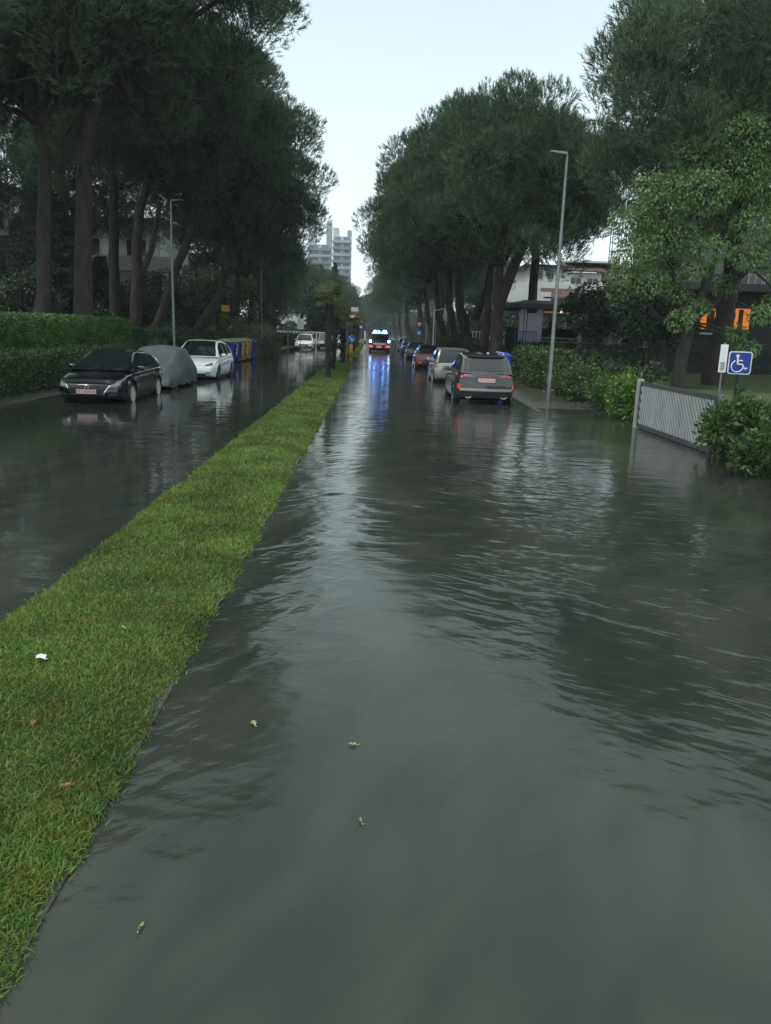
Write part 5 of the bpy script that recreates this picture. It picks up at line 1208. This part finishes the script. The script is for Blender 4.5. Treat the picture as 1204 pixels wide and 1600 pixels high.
bar([(-.055, .10), (-.045, .0), (-.042, -.03)], .019); bar([(-.045, .045), (.05, .045)], .012); bar([(-.045, -.03), (.05, -.03), (.10, -.12), (.15, -.10)], .016)
bar([(-.045+.115*math.cos(R(a)), -.065+.115*math.sin(R(a))) for a in range(115, 372, 12)], .011)
sy.build('wheelchair_symbol', 'sign_white', t)

# ------------------------------------------------------------------ buildings
def window(par, x0, x1, z0, z1, y, glass='window_glass', frame='window_frame', bars=1):
    mb = MB(); f = 0.07
    mb.box(x0-f, x1+f, y-.06, y+.03, z1, z1+f).box(x0-f, x1+f, y-.10, y+.03, z0-f, z0).box(x0-f, x0, y-.06, y+.03, z0, z1).box(x1, x1+f, y-.06, y+.03, z0, z1)
    for i in range(bars): xm = x0+(x1-x0)*(i+1)/(bars+1); mb.box(xm-.03, xm+.03, y-.055, y+.03, z0, z1)
    w = mb.build('window', frame, par); MB().box(x0, x1, y-.015, y+.02, z0, z1).build('pane', glass, w); return w
# white house with tiled roofs
t = empty('house', (20, 92, 0.3), 0, 'white house with red-brown tiled roofs and stepped balconies behind the kiosk', 'house')
MB().box(-5.2, 9, 0, 12, -0.3, 5.6).build('wall', 'cream_wall', t); MB().box(-4.2, 9, 0.6, 12, 5.6, 7.6).build('upper_wall', 'white_wall', t)
MB().box(-2.6, 2.0, 1.0, 10, 7.6, 9.4).build('upper_wall', 'white_wall', t); MB().box(-3.3, 2.1, 0.4, 10.6, 9.42, 9.62).build('roof_slab', 'kiosk_roof', t)
MB().box(1.3, 5.6, 1.6, 9, 7.3, 9.0).build('upper_wall', 'white_wall', t); MB().box(2.0, 7.5, 2.2, 9.5, 10.15, 10.35).build('roof_slab', 'white_wall', t)
def slope(nm, x0, x1, y0, y1, z0, z1, th=0.18): MB().add([(x0, y0, z0), (x1, y0, z0), (x1, y1, z1), (x0, y1, z1), (x0, y0, z0+th), (x1, y0, z0+th), (x1, y1, z1+th), (x0, y1, z1+th)], [(0,3,2,1),(4,5,6,7),(0,1,5,4),(1,2,6,5),(2,3,7,6),(3,0,4,7)]).build(nm, 'roof_tile', t)
slope('roof', -1.4, 9.4, -1.4, 1.5, 5.9, 7.4); slope('roof', 1.0, 5.9, 1.0, 5.5, 9.0, 10.3); slope('roof', 5.6, 9.6, -0.6, 6, 7.0, 10.2)
MB().box(-6.2, -0.6, -1.4, -1.25, 5.4, 6.6).box(-6.2, -6.05, -1.25, 2, 5.4, 6.6).box(-6.2, 0, -1.25, 0.0, 5.25, 5.4).build('balcony', 'white_wall', t)
MB().box(-5.9, 9.2, -1.5, 0.0, 4.7, 4.95).build('eave', 'kiosk_roof', t)
for x in (-1.75, -0.55): window(t, x, x+.55, 8.1, 9.0, 1.0, bars=0)
for x in (2.1, 4.0): window(t, x, x+1.2, 7.75, 8.4, 1.6, bars=1)
for x in (-4.6, -3.6, -2.8): window(t, x, x+.6, 3.0, 4.3, 0, bars=0)
window(t, -5.0, -4.3, 0.8, 2.0, 0); window(t, -3.6, -2.6, 0.8, 2.0, 0)
MB().box(-5.22, -4.2, -0.9, -0.75, 2.6, 4.2).build('shutter', 'sign_white', t)
# kiosk
t = empty('kiosk', (8.6, 48.5, 0.35), 0, 'flat-roofed glass kiosk with lilac pillars, violet railing and a warm light', 'kiosk')
MB().add([(-.75, -.9, 3.35), (7.2, -.9, 3.35), (7.2, 6, 3.35), (-.75, 6, 3.35), (-.7, -.85, 3.62), (7.15, -.85, 3.62), (7.15, 6, 3.62), (-.7, 6, 3.62), (.3, .2, 3.85), (6.2, .2, 3.85), (6.2, 5.2, 3.85), (.3, 5.2, 3.85)],
         [(0,3,2,1),(0,1,5,4),(1,2,6,5),(2,3,7,6),(3,0,4,7),(4,5,9,8),(5,6,10,9),(6,7,11,10),(7,4,8,11),(8,9,10,11)]).build('roof', 'kiosk_roof', t)
for x, w in ((.05, .22), (.32, .12), (1.05, .34), (3.6, .2), (6.0, .25)): MB().box(x, x+w, 0, .3, 0, 3.34).build('pillar', 'pillar_lilac', t)
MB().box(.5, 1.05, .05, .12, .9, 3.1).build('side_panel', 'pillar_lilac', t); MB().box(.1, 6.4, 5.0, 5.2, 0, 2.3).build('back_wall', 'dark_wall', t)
MB().box(1.42, 3.58, .1, .14, 2.1, 3.1).box(3.82, 5.98, .1, .14, 2.1, 3.1).build('glazing', 'clear_glass', t)
mb = MB()
for i in range(8): mb.box(1.42, 6.0, -.04, 0.0, .25+.2*i, .36+.2*i)
mb.build('slat_screen', 'grey_wall', t)
MB().box(1.45, 5.9, -.1, -.02, 3.14, 3.24).build('light_strip', 'amber_dim', t); MB().box(2.4, 2.5, -.14, -.06, 3.2, 3.3).build('lamp', 'lamp_lit', t)
mb = MB().box(-.25, 1.05, -.4, -.36, 2.0, 2.06)
for i in range(9): mb.box(-.25+.16*i, -.22+.16*i, -.4, -.36, 0, 2.0)
mb.build('railing', 'rail_violet', t)
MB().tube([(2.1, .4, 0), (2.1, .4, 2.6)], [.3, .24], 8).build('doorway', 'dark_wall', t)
# dark building on the right
t = empty('shop_building', (26, 47, 0.35), 0, 'grey building with black ground floor and amber lit windows behind the light green tree', 'building')
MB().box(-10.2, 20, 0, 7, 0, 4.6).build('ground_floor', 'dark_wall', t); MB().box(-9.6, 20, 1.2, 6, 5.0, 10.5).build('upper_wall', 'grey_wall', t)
MB().box(-10.5, 20, -1.6, 7, 4.6, 5.0).build('canopy', 'kiosk_roof', t)
for (a, b_) in ((1095, 1130), (1148, 1168)):
    p0, p1 = at(a, 482, 47), at(b_, 515, 47); x0, x1, z1, z0 = p0.x-26, p1.x-26, p0.z-.35, p1.z-.35
    w = window(t, x0, x1, z0, z1, 0, 'amber_lit', 'dark_metal', 0 if b_ < 1140 else 0)
    MB().box(x0+.25*(x1-x0), x0+.55*(x1-x0), -.035, -.02, z0, z1-.05).build('curtain', 'amber_curtain', w)
p0 = at(1110, 520, 46.9); MB().box(p0.x-26-.8, p0.x-26+.9, -.25, -.02, p0.z-.45, p0.z-.35).build('ledge', 'window_frame', t)
for px in (1170, 1195, 1222):
    p0, p1 = at(px, 430, 48.2), at(px+16, 455, 48.2); window(t, p0.x-26, p1.x-26, p1.z-.35, p0.z-.35, 1.2)
p0 = at(960, 490, 47); window(t, -10.1, -9.6, 1.9, 3.0, 0, 'warm_lit', 'window_frame')
# white villa on the left
t = empty('villa', (-24, 66, 0.1), 0, 'white villa with balconies half hidden by the left pines', 'house')
MB().box(-4, 7.2, 0, 10, -0.1, 9.6).build('wall', 'white_wall', t); MB().box(-4.3, 8.8, -1.5, 0, 5.9, 6.2).box(-4.3, 8.8, -1.5, -1.35, 6.2, 7.0).build('balcony', 'white_wall', t)
MB().box(-4.6, 7.8, -.6, 10.5, 9.6, 9.9).build('roof', 'roof_tile', t)
for x, z in ((-2.5, 1.2), (1, 1.2), (4.6, 1.2), (-2.5, 6.6), (1, 6.6), (4.6, 6.6), (4.6, 3.9), (1, 3.9)): window(t, x, x+1.5, z, z+1.7, 0, frame='white_wall')
t = empty('villa', (-17.2, 78, 0.1), 0, 'white house with pink wall behind the leaning pine', 'house')
MB().box(-3.4, 0.4, 0, 8, -0.1, 8.2).build('wall', 'white_wall', t); MB().box(0.402, 3.4, .4, 8, -0.1, 7.0).build('wing', 'pink_wall', t); MB().box(-3.8, 3.8, -.5, 8.4, 8.2, 8.45).build('roof', 'roof_tile', t)
for x, z in ((-2.8, 1.0), (-0.9, 1.0), (-2.8, 4.6), (-0.9, 4.6), (-2.8, 6.4)): window(t, x, x+1.1, z, z+1.5, 0, frame='white_wall')
window(t, 1.2, 2.4, 4.4, 5.8, .4)
t = empty('apartment_house', (-30, 58, 0.1), 0, 'pale house at the left frame edge behind the trunks', 'house')
MB().box(-8, 3.4, 0, 10, -0.1, 11).build('wall', 'white_wall', t); MB().box(-8.3, 3.7, -1.2, -0.0, 4.5, 4.75).box(-8.3, 3.7, -1.2, 0, 7.6, 7.85).build('balcony', 'concrete', t); MB().box(-8.4, 3.8, -.4, 10.4, 11, 11.3).build('roof', 'concrete', t)
for z in (1.3, 5.2, 8.4):
    for x in (-6, -2.5, .6): window(t, x, x+1.5, z, z+1.7, 0)
mb = MB(); m2 = MB()
for z in (4.75, 7.85): mb.box(3.42, 4.7, .6, 9.4, z-.25, z).box(4.58, 4.7, .6, 9.4, z, z+.95)
mb.build('balcony', 'concrete', t)
for z in (1.3, 5.0, 8.2):
    for y in (1.5, 4.6, 7.4):
        w = MB().box(3.40, 3.46, y-.08, y, z-.08, z+2.0).box(3.40, 3.46, y+1.3, y+1.38, z-.08, z+2.0).box(3.40, 3.46, y, y+1.3, z+1.92, z+2.0).box(3.40, 3.46, y, y+1.3, z-.08, z).build('window', 'window_frame', t)
        MB().box(3.39, 3.42, y, y+1.3, z, z+1.92).build('pane', 'window_glass', w)
b = at(447, 470, 150); t = empty('house', (b.x, 150, 0.1), 0, 'far white house behind the oncoming cars', 'house')
MB().box(-5, 5, 0, 8, -0.1, 7.5).build('wall', 'white_wall', t); MB().box(-5.4, 5.4, -.5, 8.5, 7.5, 7.8).build('roof', 'roof_tile', t)
for x in (-4, -1, 2):
    for z in (1.2, 4.4): window(t, x, x+1.4, z, z+1.5, 0)
hedge(-20, -8.6, 95.5, 97, 0.0, 1.25, 'far_foliage', 'low grey-green hedge in front of the far white garden fence', 68, 120, 0.2, 0.12, 0.12)
t = empty('white_fence', (-11.5, 100, 0.1), 0, 'white garden fence behind the oncoming cars', 'fence')
mb = MB().box(-9, 6.5, 0, .12, 0, .7).box(-9, 6.5, 0.02, .1, 1.5, 1.62)
for i in range(40): mb.box(-9+.39*i, -8.85+.39*i, .03, .09, .7, 1.5)
mb.build('panel', 'white_wall', t)
t = empty('white_fence', (7.9, 76, 0.1), 0, 'pale lattice fence between the pine trunks by the parasols', 'fence')
mb = MB()
for i in range(30): mb.box(-.6+.32*i, -.52+.32*i, .0, .06, 0, 2.3)
for z in (0.4, 1.2, 2.2): mb.box(-.6, 9.2, -.03, .0, z, z+.08)
mb.build('panel', 'window_frame', t)
def tower(nm, x, y, w, d, nf, label, core_h, fl=3.0, side=1):
    t = empty(nm, (x, y, 0.1), 0, label, 'tower block'); H = nf*fl
    MB().box(-w/2, w/2, 0, d, -0.1, H).build('wall', 'tower_wall', t)
    for k in range(nf):
        z = k*fl
        MB().box(-w/2-.2, w/2+.2, -1.7, -.02, z, z+.3).box(-w/2-.2, w/2+.2, -1.7, -1.5, z+.3, z+1.25).build('balcony', 'tower_dark' if k % 2 else 'concrete', t)
        MB().box(-w/2+.8, -.6, -.015, .0, z+1.25, z+2.8).box(.8, w/2-.6, -.015, 0, z+1.25, z+2.8).build('window_band', 'tower_dark', t)
    MB().box(-w*.5, -w*.2, 1, d-1, H, core_h).build('lift_core', 'tower_wall', t); MB().box(w*.28, w*.5, .5, d-1, H, core_h-1.0).build('roof_house', 'concrete', t)
    return t
tower('tower_block', -15.6, 400, 8.6, 12, 15, 'grey tower block with dark balcony bands, right one of the pair', 49.0)
tower('tower_block', -26.8, 410, 11.0, 12, 14, 'pale tower block with tall central core, left one of the pair', 53.0)
# lattice mast
b = at(955, 440, 70); t = empty('lattice_mast', (b.x, 70, 0.3), 0, 'dark lattice mast standing against the sky left of the light green tree', 'mast')
mb = MB(); H_ = at(955, 330, 70).z
for dx, dy in ((-.35, -.35), (.35, -.35), (.35, .35), (-.35, .35)): mb.tube([(dx, dy, -.2), (dx, dy, H_)], .035, 5)
for i in range(18):
    z = i*H_/18; mb.tube([(-.35, -.35, z), (.35, -.35, z), (.35, .35, z), (-.35, .35, z), (-.35, -.35, z)], .02, 4); mb.tube([(-.35, -.35, z), (.35, -.35, z+H_/18)], .015, 4)
mb.build('frame', 'dark_metal', t)
# parasols
def parasol(loc, h, label):
    t = empty('closed_parasol', loc, 0, label, 'parasol', None); MB().tube([(0, 0, -.1), (0, 0, h)], .03, 6).build('pole', 'sign_white', t)
    mb = MB(); n = 16; prof = [(.02, h), (.10, h-.35), (.20, h-1.0), (.26, h-1.55), (.16, h-1.7)]
    vs = []; fs = []
    for rr, z in prof:
        for k in range(n): a = 2*math.pi*k/n; q = rr*(1+(.22 if k % 2 else -.15)); vs.append((q*math.cos(a), q*math.sin(a), z))
    for i in range(len(prof)-1):
        for k in range(n): fs.append((i*n+k, i*n+(k+1) % n, (i+1)*n+(k+1) % n, (i+1)*n+k))
    mb.add(vs, fs).build('canopy', 'parasol_cloth', t)
p0 = at(697, 472, 72); parasol((p0.x, 72, 0.1), at(697, 472, 72).z, 'closed white parasol left of the pine trunks'); p0 = at(704, 476, 75); parasol((p0.x, 75, 0.1), at(704, 476, 75).z, 'second closed parasol, half hidden by a pine trunk')
p0 = at(1015, 500, 46); parasol((p0.x, 46, 0.4), at(1015, 508, 46).z, 'closed pale parasol behind the lawn hedge')

# ------------------------------------------------------------------ fallen leaves and litter
def fallen(nm, px, py, z, s, m_, label, cat='leaf', group=None, rz=0.0, slim=0.6):
    r_ = to_world(*(lambda u, v: (u, F, -v))(*unroll(px, py))); k = (z-CAM_H)/r_.z; q = Vector((r_.x*k, r_.y*k, z))
    V = [(0, -s, 0), (s*slim*.7, -s*.4, .012), (s*slim, .1*s, .004), (s*.4*slim, .7*s, .012), (0, s*1.1, .004), (-s*.5*slim, .65*s, .01), (-s*slim, 0, .006), (-s*.6*slim, -s*.5, .012), (0, 0, .002)]
    mb = MB().add(V, [(i, (i+1) % 8, 8) for i in range(8)]).tube([(0, -s, 0), (0.01, -s*1.5, .006)], .0025, 4)
    o = mb.build(nm, m_); o.location = q; o.rotation_euler = (0, 0, rz); tag(o, label, cat, group)
fallen('fallen_leaf', 397, 1131, 0.006, 0.030, 'leaf_yellow', 'yellow leaf afloat beside the wake ripples near the grass edge', rz=.4)
fallen('fallen_leaf', 552, 1164, 0.006, 0.024, 'leaf_yellow', 'pale leaf afloat in the middle of the lane', rz=1.4)
fallen('fallen_leaf', 564, 1283, 0.006, 0.021, 'leaf_yellow', 'thin pale leaf afloat below the middle leaf', rz=.2, slim=.3)
fallen('fallen_leaf', 221, 1448, 0.006, 0.024, 'leaf_yellow', 'thin yellowish leaf afloat at the lower left', rz=-.3, slim=.25)
fallen('fallen_leaf', 103, 1035, 0.10, 0.021, 'leaf_brown', 'brown leaf on the grass just right of the white litter', rz=1.1)
fallen('fallen_leaf', 193, 981, 0.10, 0.021, 'leaf_yellow', 'yellow leaf on the grass right of the litter, farther up the strip', rz=.7)
fallen('fallen_leaf', 52, 1130, 0.10, 0.027, 'leaf_brown', 'tan leaf on the grass below the white litter', rz=.3)
fallen('fallen_leaf', 103, 1228, 0.10, 0.027, 'leaf_brown', 'rust brown leaf on the grass close to the water edge', rz=1.9)
fallen('litter', 65, 1027, 0.11, .04, 'litter', 'crumpled white litter on the grass strip', 'litter', rz=.9, slim=.9)

# ------------------------------------------------------------------ damp air
hz = MB().box(-400, 400, -70, 700, -1.2, 75).build('haze', None)
hm_ = bpy.data.materials.new('haze'); hm_.use_nodes = True; hn = hm_.node_tree
for n_ in list(hn.nodes): hn.nodes.remove(n_)
ho = hn.nodes.new('ShaderNodeOutputMaterial'); hv_ = hn.nodes.new('ShaderNodeVolumePrincipled')
hv_.inputs['Color'].default_value = (0.80, 0.90, 1.0, 1); hv_.inputs['Density'].default_value = 0.0004
hn.links.new(hv_.outputs[0], ho.inputs['Volume']); hz.data.materials.clear(); hz.data.materials.append(hm_)
tag(hz, 'thin damp haze filling the street', 'haze', kind='stuff')
